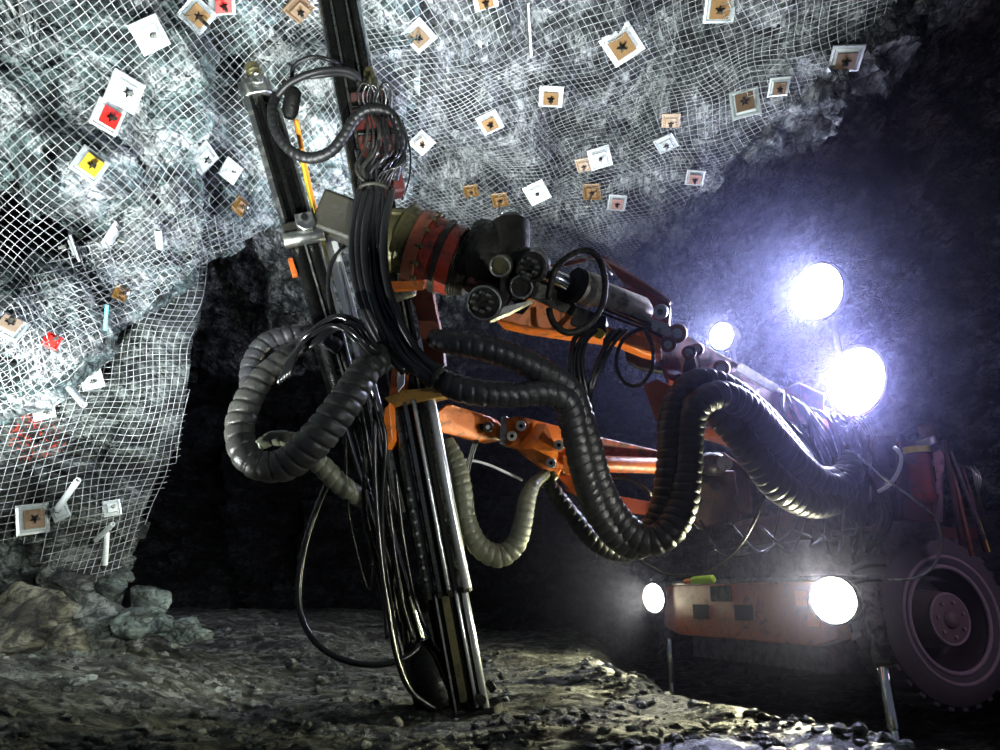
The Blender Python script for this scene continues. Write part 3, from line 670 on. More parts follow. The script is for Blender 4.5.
W([(712, 412, 4.3, 13), (735, 432, 4.3, 15), (758, 462, 4.35, 16), (780, 487, 4.4, 17), (806, 502, 4.5, 16), (830, 502, 4.6, 14), (848, 490, 4.7, 10), (857, 470, 4.8, 8)], 'wrapd', pitch=.06)
# lower loop under the orange arm
W([(448, 440, 4.0, 6), (457, 462, 3.95, 9), (463, 490, 3.9, 10), (467, 520, 3.9, 10), (478, 545, 3.9, 11), (498, 556, 3.92, 12), (515, 545, 3.95, 11), (523, 522, 4.0, 10), (527, 500, 4.05, 9), (534, 484, 4.12, 7), (546, 474, 4.25, 5)], 'wrapg', 'olive spiral wrapped hose hanging under the orange arm', pitch=.045)
W([(486, 548, 4.02, 8), (504, 553, 4.04, 9), (517, 540, 4.06, 9), (525, 515, 4.1, 8), (529, 494, 4.14, 7), (538, 480, 4.22, 5)], 'wrapg', pitch=.045)
W([(548, 482, 4.3, 7), (560, 500, 4.3, 9), (574, 518, 4.3, 9), (590, 538, 4.3, 9), (610, 552, 4.35, 8), (628, 556, 4.4, 6)], 'wrapd', pitch=.05)
# loop at the mast head
W([(276, 96, 3.95, 5), (272, 112, 3.9, 5), (276, 132, 3.88, 5), (290, 150, 3.88, 5.5), (310, 158, 3.88, 6), (330, 152, 3.88, 6), (344, 136, 3.88, 6), (354, 120, 3.88, 6), (368, 110, 3.88, 6), (388, 112, 3.9, 6), (398, 128, 3.92, 5), (399, 155, 3.94, 5), (394, 180, 3.96, 5)], 'ribbed', 'ribbed black hose looping off the mast head', pitch=.036, amp=.2)
H([(274, 100, 3.95), (290, 83, 3.9), (316, 72, 3.9), (340, 70, 3.95), (356, 75, 4.0), (361, 92, 4.1)], 3.6, 'ribbed')
H([(276, 96, 3.96), (292, 80, 3.95), (318, 76, 3.92), (342, 74, 3.97), (358, 80, 4.02)], 2.6, 'ribbed')
H([(292, 82, 4.0), (294, 66, 4.0), (312, 57, 4.0), (330, 60, 4.0), (344, 66, 4.1)], 2.2, 'ribbed')
part(MB().lathe(at(294, 88, 3.93), at(289, 118, 3.93), [(0, .03), (.1, .045), (.8, .045), (1, .03)], 16), 'hose_swivel', 'blackm')
# fittings and little loops by the rock drill
for k in range(6):
    x = 361+k*4; t = JR.uniform(-6, 6); H([(x, 108, 3.9), (x-2+t*.4, 94+k+t*.5, 3.86), (x+3+t*.3, 85+t*.5, 3.84), (x+9, 92+t, 3.86), (x+8, 112, 3.9)], JR.choice((.8, 1.1, 1.4)), 'hose' if k % 3 else 'blackm')
for k in range(9):
    x = 366+k*4; H(J([(x, 116, 3.86), (x+4, 132, 3.82), (x-2+k, 152, 3.80), (x-8, 172, 3.80), (374+k*1.5, 192, 3.80)], 4), JR.choice((1.0, 1.5, 2.2)), JR.choice(('hose', 'hose', 'grime')))
# bundle down from the rock drill across the rotary unit
rnd = random.Random(3)
for k in range(13):
    o = k-6; a = rnd.uniform(-2, 2)
    H(J([(371+o*2.2, 150+4*k % 23, 3.86), (373+o*1.8+a, 185, 3.82), (371+o*1.9, 235, 3.78-.006*k), (377+o*1.9+a, 285, 3.74-.006*k), (392+o*2.0, 325, 3.68-.004*k), (414+o*1.9+a, 355, 3.62), (438+o*1.3, 378-o*1.2, 3.58)], 3.5), rnd.choice((2.2, 2.8, 3.4)))
for (x, d) in ((352, 3.72), (358, 3.70), (364, 3.68), (383, 3.66)):
    H([(x+8, 190, 3.8), (x+1, 230, d), (x+2, 270, d-.03), (x+12, 310, d-.05), (x+30, 345, d-.04), (x+52, 372, 3.62)], 4.4)
part(ring(at(375, 192, 3.82), (0, 0, 1), .085, .010), 'hose_clamp', 'grime')
part(ring(at(438, 376, 3.6), (1, 0, -.6), .06, .012), 'hose_clamp', 'grime')
H([(402, 120, 3.95), (410, 150, 3.9), (409, 180, 3.9), (402, 200, 3.9)], 1.0)
for k in range(4): H([(375+k*3, 185, 3.78), (382+k*5, 172-k*2, 3.74), (396+k*3, 168-k, 3.72), (402+k, 158-3*k, 3.74)], 1.0, 'hose')
H([(345, 245, 3.8), (332, 262, 3.8), (328, 285, 3.8), (332, 312, 3.8), (342, 330, 3.8)], 2.3)
# arching bundle left to the loop
for k in range(7):
    o = k-3
    H(J([(300-k, 348+o*2.5, 3.62), (312, 336+o*2.2, 3.58-.01*k), (335, 322+o*2.3, 3.56), (356, 330+o*2.2, 3.56-.01*k), (374, 350+o*2, 3.6), (392, 365+o, 3.7)], 3.5), 2.6)
for k in range(5): H([(278+k*3, 384-k*2, 3.5), (288+k*2, 362-k*2, 3.5), (300+k*2, 346-k*2, 3.53), (320, 332, 3.56)], 2.2)
# vertical lines beside the mast
for k, (x0, x1_, y1) in enumerate(((348, 398, 668), (354, 386, 640), (358, 402, 660), (364, 416, 700), (370, 408, 690), (374, 412, 640), (338, 374, 560), (374, 388, 590), (378, 396, 610), (382, 402, 640))):
    H(J([(x0, 372+5*k, 3.76), (x0*.8+x1_*.2+2, 440, 3.78), (x0*.55+x1_*.45-2, 515, 3.8), (x0*.25+x1_*.75, 590, 3.8), (x1_, y1, 3.8)], 4), rnd.choice((1.2, 1.8, 2.4)), 'hose' if k % 3 else 'blackm')
H([(330, 478, 3.9), (318, 505, 3.9), (306, 540, 3.85), (299, 580, 3.8), (301, 615, 3.75), (318, 645, 3.7), (350, 662, 3.66), (385, 664, 3.66), (410, 655, 3.72), (424, 640, 3.8)], 3.2)['label'] = 'loose hose looping down to the floor'
H([(374, 420, 3.7), (375, 480, 3.66), (380, 550, 3.62), (388, 610, 3.58), (396, 655, 3.54), (410, 690, 3.54), (436, 710, 3.58)], 2.7)
H([(395, 470, 3.8), (402, 530, 3.8), (415, 600, 3.78), (432, 640, 3.76), (444, 655, 3.74)], 2.2)
# boom hoses
H([(548, 300, 3.86), (556, 268, 3.84), (580, 251, 3.84), (597, 256, 3.86), (605, 280, 3.88), (602, 306, 3.88), (588, 325, 3.86), (568, 333, 3.84), (553, 322, 3.84), (549, 308, 3.85)], 3.4, 'grime')['label'] = 'thick hose loop over the boom cylinder'
H([(560, 262, 4.0), (575, 256, 4.0), (595, 262, 4.05), (612, 275, 4.1)], 1.4, 'steel')
for k, (a, b, c) in enumerate(((574, 571, 566), (580, 574, 573), (586, 582, 592), (605, 604, 594), (610, 598, 598), (616, 604, 602), (583, 578, 584))):
    H([(a+10, 330, 4.0), (a, 340, 3.95), (b, 362, 3.9), (c*.5+290, 392, 3.86), (c*.3+412, 412, 3.92)], 2.0 if k % 2 else 2.8)
H([(645, 330, 4.1), (652, 346, 4.1), (652, 368, 4.1), (640, 385, 4.1), (625, 383, 4.1), (616, 365, 4.1), (620, 345, 4.1), (632, 332, 4.1), (648, 328, 4.15)], 2.0)
for k in range(4): H([(600, 300+k*4, 4.05), (625, 310+k*4, 4.12), (650, 322+k*3, 4.2), (664, 330+k*3, 4.3)], 1.3, 'steel' if k == 0 else 'hose')
H([(450, 462, 4.05), (468, 460, 4.08), (486, 464, 4.1), (505, 472, 4.12), (522, 480, 4.2)], 1.5, 'whitec')['label'] = 'white cable'
H([(534, 484, 4.2), (555, 493, 4.3), (580, 512, 4.4)], 1.4, 'hose')
for k in range(3): H([(478-k*2, 440, 4.0), (473-k*2, 455, 3.98), (468-k*1.5, 475, 3.96), (466, 488, 3.95)], 1.2)
for k in range(7): H([(604+k*3, 480-k, 4.75), (622+k*4, 476+k*2, 4.75), (640+k*2, 486+k*2, 4.8), (655, 498+k, 4.9)], 1.2)
# carrier hoses
for k in range(9):
    H(J([(782+k*5, 392+k*3, 5.1), (790+k*7, 410+k*2, 4.95), (806+k*6, 445+k*2, 4.85), (822+k*4, 478, 4.8), (846+k*2, 500+k*3, 4.85)], 9), rnd.choice((1.4, 2.0, 2.8)))
for k in range(6):
    H(J([(832+k*6, 415, 5.05), (846+k*4, 440, 4.9), (856+k*3, 470, 4.85), (862+k*5, 510, 4.9), (850+k*5, 555, 5.0)], 7), 1.9)
for k in range(5):
    H(J([(700+k*30, 520+k*3, 5.2), (720+k*28, 545, 5.1), (748+k*22, 560-k*3, 5.1), (770+k*18, 540, 5.2), (780+k*16, 510, 5.3)], 10), 1.4)
H([(640, 561, 4.9), (672, 575, 4.9), (706, 571, 4.85), (735, 551, 4.8), (755, 520, 4.75), (767, 488, 4.7)], 1.8)
H([(858, 455, 4.6), (880, 475, 4.5), (912, 498, 4.45), (936, 520, 4.45), (941, 545, 4.45), (932, 568, 4.45), (912, 579, 4.45), (888, 580, 4.5)], 1.3, 'steel')['label'] = 'thin pale wire across the carrier front'
H([(894, 447, 4.85), (901, 455, 4.8), (899, 470, 4.78), (890, 484, 4.78), (878, 492, 4.8)], 2.0, 'whitec')['label'] = 'white cable arc'
for k in range(4): H([(962+k*4, 466, 4.8), (972+k*3, 470+k*3, 4.75), (976+k, 490, 4.75), (984-k*2, 510, 4.8)], .9, 'steel')
for k in range(5): H([(846+k*5, 430-k*2, 4.9), (852+k*4, 420-k, 4.85), (860+k*3, 426, 4.85), (866+k*3, 436+k*2, 4.9)], .8, 'steel')
# ------------------------------------------------------------------ rock displacement
def sstep(t): t = max(0, min(1, t)); return t*t*(3-2*t)
def cellrock(p, s, tilt=.55):
    q = p*s
    d, pts = noise.voronoi(q)
    c = pts[0]; h = noise.cell_vector(c*7.31+V((3.1, 1.7, 9.2)))
    return ((q-c).dot(h-V((.5, .5, .5)))*2*tilt + (h.x-.5))/s*1.6
def disp(p, big=1.0):
    w = p + V((noise.noise(p*1.3), noise.noise(p*1.3+V((9, 2, 4))), noise.noise(p*1.3+V((1, 7, 3)))))*.25
    ws = V((w.x, w.y*.8+w.z*.3, w.z))
    return big*(.22*noise.noise(p*.7+V((4, 4, 4)))) + .55*cellrock(ws, 1.1) + .5*cellrock(ws+V((5, 1, 2)), 2.9) \
        + .45*cellrock(ws+V((1, 8, 2)), 8.0) + .05*noise.fractal(p*5, .8, 2.1, 4)
def lowdisp(p):
    w = p + V((noise.noise(p*1.3), noise.noise(p*1.3+V((9, 2, 4))), noise.noise(p*1.3+V((1, 7, 3)))))*.25
    a = 0
    for o in (V((0, 0, 0)), V((.16, 0, .03)), V((-.16, 0, -.03)), V((0, .16, .05)), V((0, -.16, -.05))):
        q = w+o; a += .55*cellrock(V((q.x, q.y*.8+q.z*.3, q.z)), 1.1)
    return .22*noise.noise(p*.7+V((4, 4, 4)))+a/5

def sheet(name, fn, nu, nv, mat, big=1, amp=1.0, facing=None, dispf=disp, ampf=None):
    """grid surface fn(u,v)->point, roughened along its own normal"""
    P = np.array([[fn(i/(nu-1), j/(nv-1)) for i in range(nu)] for j in range(nv)])
    du = np.gradient(P, axis=1); dv = np.gradient(P, axis=0)
    N = np.cross(du, dv); N /= np.linalg.norm(N, axis=2)[..., None]+1e-12
    c = np.array(facing if facing is not None else CAM); flip = np.sign(np.sum(N*(c-P), axis=2)); flip[flip == 0] = 1
    sgn = 1 if flip.mean() > 0 else -1
    N *= sgn
    vs = []
    for j in range(nv):
        for i in range(nu):
            p = V(P[j, i]); vs.append(tuple(p+V(N[j, i])*dispf(p, big)*amp*(ampf(i/(nu-1), j/(nv-1)) if ampf else 1)))
    f = [(j*nu+i, j*nu+i+1, (j+1)*nu+i+1, (j+1)*nu+i) for j in range(nv-1) for i in range(nu-1)]
    if sgn < 0: f = [q[::-1] for q in f]
    o = link(name, vs, f, mat, None, True, 28)
    return tag(o, kind='structure')

HC = 4.4
def zceil(x, y):
    z = HC + .12*math.sin(x*.9+1)-.10*math.sin(y*.8)
    if x > 3.2: z -= (x-3.2)**2*.35
    return z
def pceil(px, py):
    """depth of the ceiling seen at a pixel"""
    t = (HC-.55)/max(.05, ray(px, py).z)
    return t
def interp(tab, xs, ys, x, y):
    i = max(0, min(len(xs)-2, int(np.searchsorted(xs, x)-1))); j = max(0, min(len(ys)-2, int(np.searchsorted(ys, y)-1)))
    a = min(1.3, max(-.3, (x-xs[i])/(xs[i+1]-xs[i]))); b = min(1.3, max(-.3, (y-ys[j])/(ys[j+1]-ys[j])))
    sa, sb = a, b
    return (tab[j][i]*(1-sa)+tab[j][i+1]*sa)*(1-sb)+(tab[j+1][i]*(1-sa)+tab[j+1][i+1]*sa)*sb
BX = [-600, -200, 0, 100, 200, 300, 420]; BY = [-500, -200, 0, 100, 200, 300, 400, 620]
BT = [[1.6, 1.9, 2.2, 2.4, 2.6, 2.75, 2.9], [2.0, 2.4, 2.8, 3.0, 3.3, 3.55, 3.8], [2.4, 2.9, 3.4, 3.7, 4.1, 4.6, 5.2],
      [2.6, 3.1, 3.6, 4.0, 4.5, 5.2, 6.2], [2.7, 3.2, 3.8, 4.3, 5.0, 6.1, 8.0], [2.8, 3.3, 3.9, 4.5, 5.2, 6.6, 9.0],
      [2.9, 3.4, 4.0, 4.7, 5.4, 7, 9], [3.0, 3.5, 4.2, 4.8, 5.5, 7, 9]]
def hollow(px, py):
    h = 0
    for (x, y, rx, ry, k) in ((18, 248, 50, 60, 1.7), (8, 22, 50, 34, .9), (60, 250, 26, 20, .25), (225, 55, 14, 40, .25), (250, 240, 40, 12, .2), (75, 305, 24, 20, .3)):
        h += k*math.exp(-(((px-x)/rx)**2+((py-y)/ry)**2)**1.5)
    return h
def smin(a, b, k=.5):
    h = max(0, min(1, .5+.5*(b-a)/k)); return b*(1-h)+a*h-k*h*(1-h)
def bflat(px, py):
    return smin(interp(BT, BX, BY, px, py), pceil(px, py)-.06, .45)
def bdepth(px, py):
    return smin(interp(BT, BX, BY, px, py), pceil(px, py)-.06, .45)+hollow(px, py)
RIMX = [-600, -200, 0, 50, 100, 150, 200, 240, 290, 350, 420]; RIMY = [600, 470, 412, 394, 342, 302, 262, 238, 217, 208, 200]
def rim(px): return float(np.interp(px, RIMX, RIMY))
def fbrow(u, v):
    px = -600+1020*u; r = rim(px)
    if v < .85:
        t = v/.85; py = -450+(r+450)*t**.8; d = bdepth(px, py)
    else:
        t = (v-.85)/.15; a = t*math.pi/2
        py = r-45*t*t; d = bdepth(px, r)+1.6*(1-math.cos(a))+.6*t
    return tuple(at(px, py, d))
sheet('wall_left', fbrow, 330, 270, 'wall', amp=.62, ampf=lambda u, v: 1-.72*sstep((v-.76)/.10))
# pillar of rock under the brow
EX = [200, 280, 330, 400, 450, 480, 520, 560, 600, 700]; EXX = [206, 198, 186, 180, 174, 160, 138, 122, 116, 112]
def pdepth(px, py):
    d = 4.55+(px+50)/240*.75 if px > -50 else 4.55+(px+50)*.0025
    if py < 330: d += (330-py)*.004
    if py > 480: d -= (py-480)*.0012
    return d+.12*math.sin(px*.045+py*.012)
def fpil(u, v):
    py = 225+500*v; ex = float(np.interp(py, EX, EXX))
    if u < .86:
        px = -420+(ex+420)*(u/.86)**.75; d = pdepth(px, py)
    else:
        t = (u-.86)/.14; px = ex-35*t*t; d = pdepth(ex, py)+3.2*t**1.5
    return tuple(at(px, py, d))
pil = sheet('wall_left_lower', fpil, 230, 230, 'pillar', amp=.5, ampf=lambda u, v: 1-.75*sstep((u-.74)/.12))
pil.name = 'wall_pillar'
# ceiling of the drift
def fceil(u, v):
    x = -5.5+12.6*u; y = .6+12.2*v**1.25
    return (x, y, zceil(x, y))
sheet('ceiling', fceil, 300, 290, 'ceil', amp=.55, facing=(0, 4, 0))
def fback(u, v):
    x = -7+15*u; return (x, 11.9+.5*math.sin(x*.5), -.6+5.6*v)
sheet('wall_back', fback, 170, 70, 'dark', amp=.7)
def fright(u, v):
    y = -.5+13*u; return (6.0+.3*math.sin(y)-.2*v, y, -.9+5.4*v)
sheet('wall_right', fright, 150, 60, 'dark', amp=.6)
# muck floor
LX = [1.2, .80, 1.04, 1.3, 1.51, 1.8]; LY = [9, 6.06, 4.42, 3.7, 3.1, 2.2]
def sstep(t): t = max(0, min(1, t)); return t*t*(3-2*t)
def ground(x, y):
    ex = float(np.interp(y, LY[::-1], LX[::-1]))
    z = -.42*sstep((x-ex+.05)/.55)
    z += .28*sstep((-x-1.2)/1.5)*sstep((6.6-y)/1.5) + .02*math.sin(x*3+y*2)
    z += .05*math.exp(-((x-ex+.15)/.18)**2)
    z -= .07*math.exp(-((x+.15)**2+(y-3.75)**2)/.16)
    z += (.10+.28*sstep((-x-.2)/1.6))*sstep((y-5.2)/3.5)*sstep((ex+.2-x)/1.0)
    return z
def gdetail(p):
    q = V((p.x*.8, p.y*1.6, 0))
    r = .07*noise.noise(q*1.7)+.03*noise.fractal(q*4.5, .9, 2.1, 5)
    d, pts = noise.voronoi(V((p.x*15, p.y*15, 0))); s = noise.noise(p*1.7+V((3, 3, 0)))
    r += max(0, s+.15)*.035*max(0, .6-d[0])
    d, pts = noise.voronoi(V((p.x*32, p.y*32, 2))); r += max(0, s+.4)*.014*max(0, .6-d[0])
    return r
def gz(x, y): return ground(x, y)+gdetail(V((x, y, 0)))
vs = []; nu, nv = 420, 330
for j in range(nv):
    t = j/(nv-1); y = 1.7+11*t**1.9
    for i in range(nu):
        k = i/(nu-1); x = (-1.25+2.6*k)*(y*.95+.8)
        vs.append((x, y, gz(x, y)))
fl = link('floor', vs, [(j*nu+i, j*nu+i+1, (j+1)*nu+i+1, (j+1)*nu+i) for j in range(nv-1) for i in range(nu-1)], 'ground', None, True, 40)
tag(fl, kind='structure')

# ------------------------------------------------------------------ how far the rough rock really is
from mathutils.bvhtree import BVHTree
GX0, GY0, GS = -60, -60, 6
def depthmap(names, dfun, pull=.03):
    bs = []
    for nme in names:
        o = bpy.data.objects[nme]
        bs.append(BVHTree.FromPolygons([v.co+o.location for v in o.data.vertices], [tuple(p.vertices) for p in o.data.polygons]))
    W_, H_ = 188, 128
    D = np.zeros((H_, W_))
    for j in range(H_):
        for i in range(W_):
            px, py = GX0+i*GS, GY0+j*GS; r = ray(px, py); L = r.length; ref = dfun(px, py)
            best = 99
            for b in bs:
                h = b.ray_cast(CAM+r/L*.5, r/L)
                if h[0] is not None: best = min(best, (h[3]+.5)/L)
            if abs(best-ref) > .7: best = ref
            D[j, i] = best
    Mn = D.copy()
    for _ in range(2):
        P = np.pad(Mn, 1, mode='edge')
        Mn = np.min([P[a:a+H_, b:b+W_] for a in range(3) for b in range(3)], axis=0)*.6+Mn*.4
    for _ in range(2):
        P = np.pad(Mn, 1, mode='edge'); Mn = np.mean([P[a:a+H_, b:b+W_] for a in range(3) for b in range(3)], axis=0)
    def f(px, py):
        x = min(max((px-GX0)/GS, 0), W_-1.001); y = min(max((py-GY0)/GS, 0), H_-1.001); i, j = int(x), int(y); a, b = x-i, y-j
        return ((Mn[j, i]*(1-a)+Mn[j, i+1]*a)*(1-b)+(Mn[j+1, i]*(1-a)+Mn[j+1, i+1]*a)*b)-pull
    return f
DB = depthmap(['wall_left'], bflat); DC = depthmap(['ceiling', 'wall_left'], pceil); DP = depthmap(['wall_pillar'], pdepth, .05)
# ------------------------------------------------------------------ wire netting
def wire_strips(lines, r=.0035):
    v = []; f = []
    for C in lines:
        if len(C) < 3: continue
        a, b = sweep(C, r, 4); n = len(v); v += a; f += [tuple(i+n for i in q) for q in b]
    return v, f
def net(name, origin, ax, ay, n1, n2, sp, depthf, inside, label, off=.07, wob=.012, r=.0026, lowk=1.0):
    """welded wire lattice laid over the rock: a flat lattice on the plane (origin, ax, ay) pressed onto the surface depthf"""
    O, ax, ay = V(origin), V(ax).normalized(), V(ay).normalized()
    cache = {}
    def pt(a, b):
        k = (round(a, 4), round(b, 4))
        if k in cache: return cache[k]
        p = O+ax*a+ay*b
        p = p+V((noise.noise(p*1.8), noise.noise(p*1.8+V((5, 5, 5))), noise.noise(p*1.8+V((9, 1, 5)))))*.09
        q = p-CAM
        if q.y*cT+q.z*sT < .5: cache[k] = None; return None
        px, py, d0 = pr(p)
        if not inside(px, py): cache[k] = None; return None
        d = depthf(px, py); s = at(px, py, d)
        s2 = at(px, py, d+wob*1.5*noise.noise(s*9)-off)
        cache[k] = tuple(s2); return cache[k]
    lines = []
    sub = .5
    for fam in (0, 1):
        for i in range(n1 if fam == 0 else n2):
            cur = []
            m = (n2 if fam == 0 else n1)*2
            for j in range(m):
                a, b = (i*sp, j*sp*sub) if fam == 0 else (j*sp*sub, i*sp)
                p = pt(a, b)
                if p is None:
                    if len(cur) > 2: lines.append(cur)
                    cur = []
                else: cur.append(p)
            if len(cur) > 2: lines.append(cur)
    v, f = wire_strips(lines, r)
    o = link(name, v, f, 'wire', None, True, None)
    return tag(o, label, 'wire mesh')
# ceiling net
def rot(a): return V((math.cos(a), math.sin(a), 0))
A = math.radians(62)
net('wire_netting', V((-.2, 1.2, HC))+rot(A+math.pi/2)*3.6, rot(A), rot(A-math.pi/2), 200, 200, .056,
    DC, lambda x, y: 285 < x < 930 and -30 < y < 285 and x < 900-y*1.05,
    'silver welded wire netting spread over the ceiling above the booms', off=.0, r=.0021)
# brow net: inclined plane down the left shoulder
P0 = at(150, 150, bdepth(150, 150)); PA = at(250, 150, bdepth(250, 150)); PB = at(60, 330, bdepth(60, 330))
nx = (PA-P0).normalized(); ny = (PB-P0); nn = nx.cross(ny).normalized()
if nn.dot(CAM-P0) < 0: nn = -nn
nn = (nn*.8+(CAM-P0).normalized()).normalized(); nx = (nx-nn*nx.dot(nn)).normalized(); ny = nn.cross(nx).normalized()
a1 = (nx*math.cos(.75)+ny*math.sin(.75)); a2 = (-nx*math.sin(.75)+ny*math.cos(.75))
net('wire_netting', P0-a1*4-a2*4, a1, a2, 175, 175, .046, DB,
    lambda x, y: -40 < x < 345 and -40 < y < rim(x)+4, 'bright wire netting stretched over the overhanging rock shoulder, upper left', off=0.0, r=.0018)
b1 = nx*math.cos(.28)+ny*math.sin(.28); b2 = -nx*math.sin(.28)+ny*math.cos(.28)
net('wire_netting', P0-b1*4-b2*4, b1, b2, 150, 150, .054, DB,
    lambda x, y: -40 < x < 330 and max(150+.3*x, rim(x)-95-40*math.sin(x*.03)) < y < rim(x)+5, 'second layer of wire netting bunched along the fold above the dark opening', off=.03, wob=.07, r=.0018)
P0 = at(90, 420, pdepth(90, 420))
nx = (at(170, 420, pdepth(170, 420))-at(0, 420, pdepth(0, 420))).normalized()
net('wire_netting', P0-nx*3.2-V((0, 0, 1.9)), (nx+V((0, 0, .12))), V((.1, 0, 1)), 104, 106, .052, DP,
    lambda x, y: -40 < x < float(np.interp(y, EX, EXX))+9 and 240 < y < 590 and (y < 545 or x > 40) and y > rim(x)-10,
    'sagging grey wire netting draped over the lower rock pillar', off=.0, wob=.03, r=.0021)

# ------------------------------------------------------------------ rock bolt plates
RB = {'ochre': flat('rusty_ochre_plate', (.17, .088, .02), .5, .2), 'dim': flat('dull_brown_plate', (.12, .07, .03), .6),
      'red': flat('red_washer', (.5, .015, .01), .45), 'white': flat('bright_zinc_plate', (.62, .66, .65), .35, .3),
      'grey': flat('grey_zinc_plate', (.45, .49, .49), .4, .4), 'yel': flat('yellow_plate', (.55, .37, .02), .45),
      'beige': flat('beige_plate', (.38, .28, .2), .5), 'darkg': flat('dark_steel_plate', (.10, .11, .11), .45, .3),
      'pinkp': flat('pinkish_plate', (.28, .15, .12), .5)}
def plate(px, py, depthf, size_px, roll, outer, centre, label, tiltx=0, tilty=0, boltlen=.05, name='rock_bolt_plate', off=.13, group=None):
    real = {bdepth: DB, pdepth: DP}.get(depthf, DC); d = depthf(px, py); s = at(px, py, d); e = 6
    n = (at(px+e, py, depthf(px+e, py))-s).cross(at(px, py+e, depthf(px, py+e))-s).normalized()
    if n.dot(CAM-s) < 0: n = -n
    n = (n+(CAM-s).normalized()*.55).normalized()
    s = at(px, py, real(px, py)-.02)
    if depthf is bdepth: roll -= 33
    w = size_px*pr(s)[2]/F
    up = V((0, 0, 1)) if abs(n.z) < .9 else V((0, 1, 0))
    a = up.cross(n).normalized(); b = n.cross(a)
    R = Matrix.Rotation(math.radians(roll), 3, n)@Matrix.Rotation(math.radians(tiltx), 3, a)@Matrix.Rotation(math.radians(tilty), 3, b)
    a, b, n = R@a, R@b, R@n
    root = empty(name, s); tag(root, label, 'bolt plate', group)
    h = w/2; th = .008
    P = lambda x, y, z: s+a*x*h+b*y*h+n*z
    # pressed plate: flanged rim, flat field, raised square land
    rings = [(1, 1, -.012), (1, 1, 0), (.84, .84, .004), (.74, .74, -.006), (.60, .60, .004), (.54, .54, .018)]
    vs = []; fs = []
    for (x, y, z) in rings:
        vs += [P(-x, -y, z), P(x, -y, z), P(x, y, z), P(-x, y, z)]
    for i in range(len(rings)-1):
        for k in range(4): fs.append((i*4+k, i*4+(k+1) % 4, i*4+4+(k+1) % 4, i*4+4+k))
    m = len(rings)*4-4; fs.append((m, m+1, m+2, m+3)); fs.append((3, 2, 1, 0))
    link('plate', vs, fs, RB[outer], root, True, 20)
    if centre:
        q = MB(); 
        q.slab([P(-.62, -.62, .020), P(.62, -.62, .020), P(.62, .62, .020), P(-.62, .62, .020)], n, .006)
        q.build('washer', RB[centre], root)
    # star shaped bolt end with its stub
    st = MB(); k = 10; r1, r2 = .34*h, .14*h
    if outer == 'white' and centre is None and 'star' not in label: k = 16; r1 = r2 = .17*h
    st.slab([s+n*.03+(a*math.cos(2*math.pi*i/k+.3)+b*math.sin(2*math.pi*i/k+.3))*(r1 if i % 2 else r2) for i in range(k)], n, .008)
    st.build('nut', 'hole', root)
    bl = MB(); bl.cyl(s+n*.03, s+n*(.03+boltlen), .011, 8); bl.build('bolt_end', 'grime' if centre else 'steel', root)
    return root
C_ = lambda x, y: pceil(x, y)
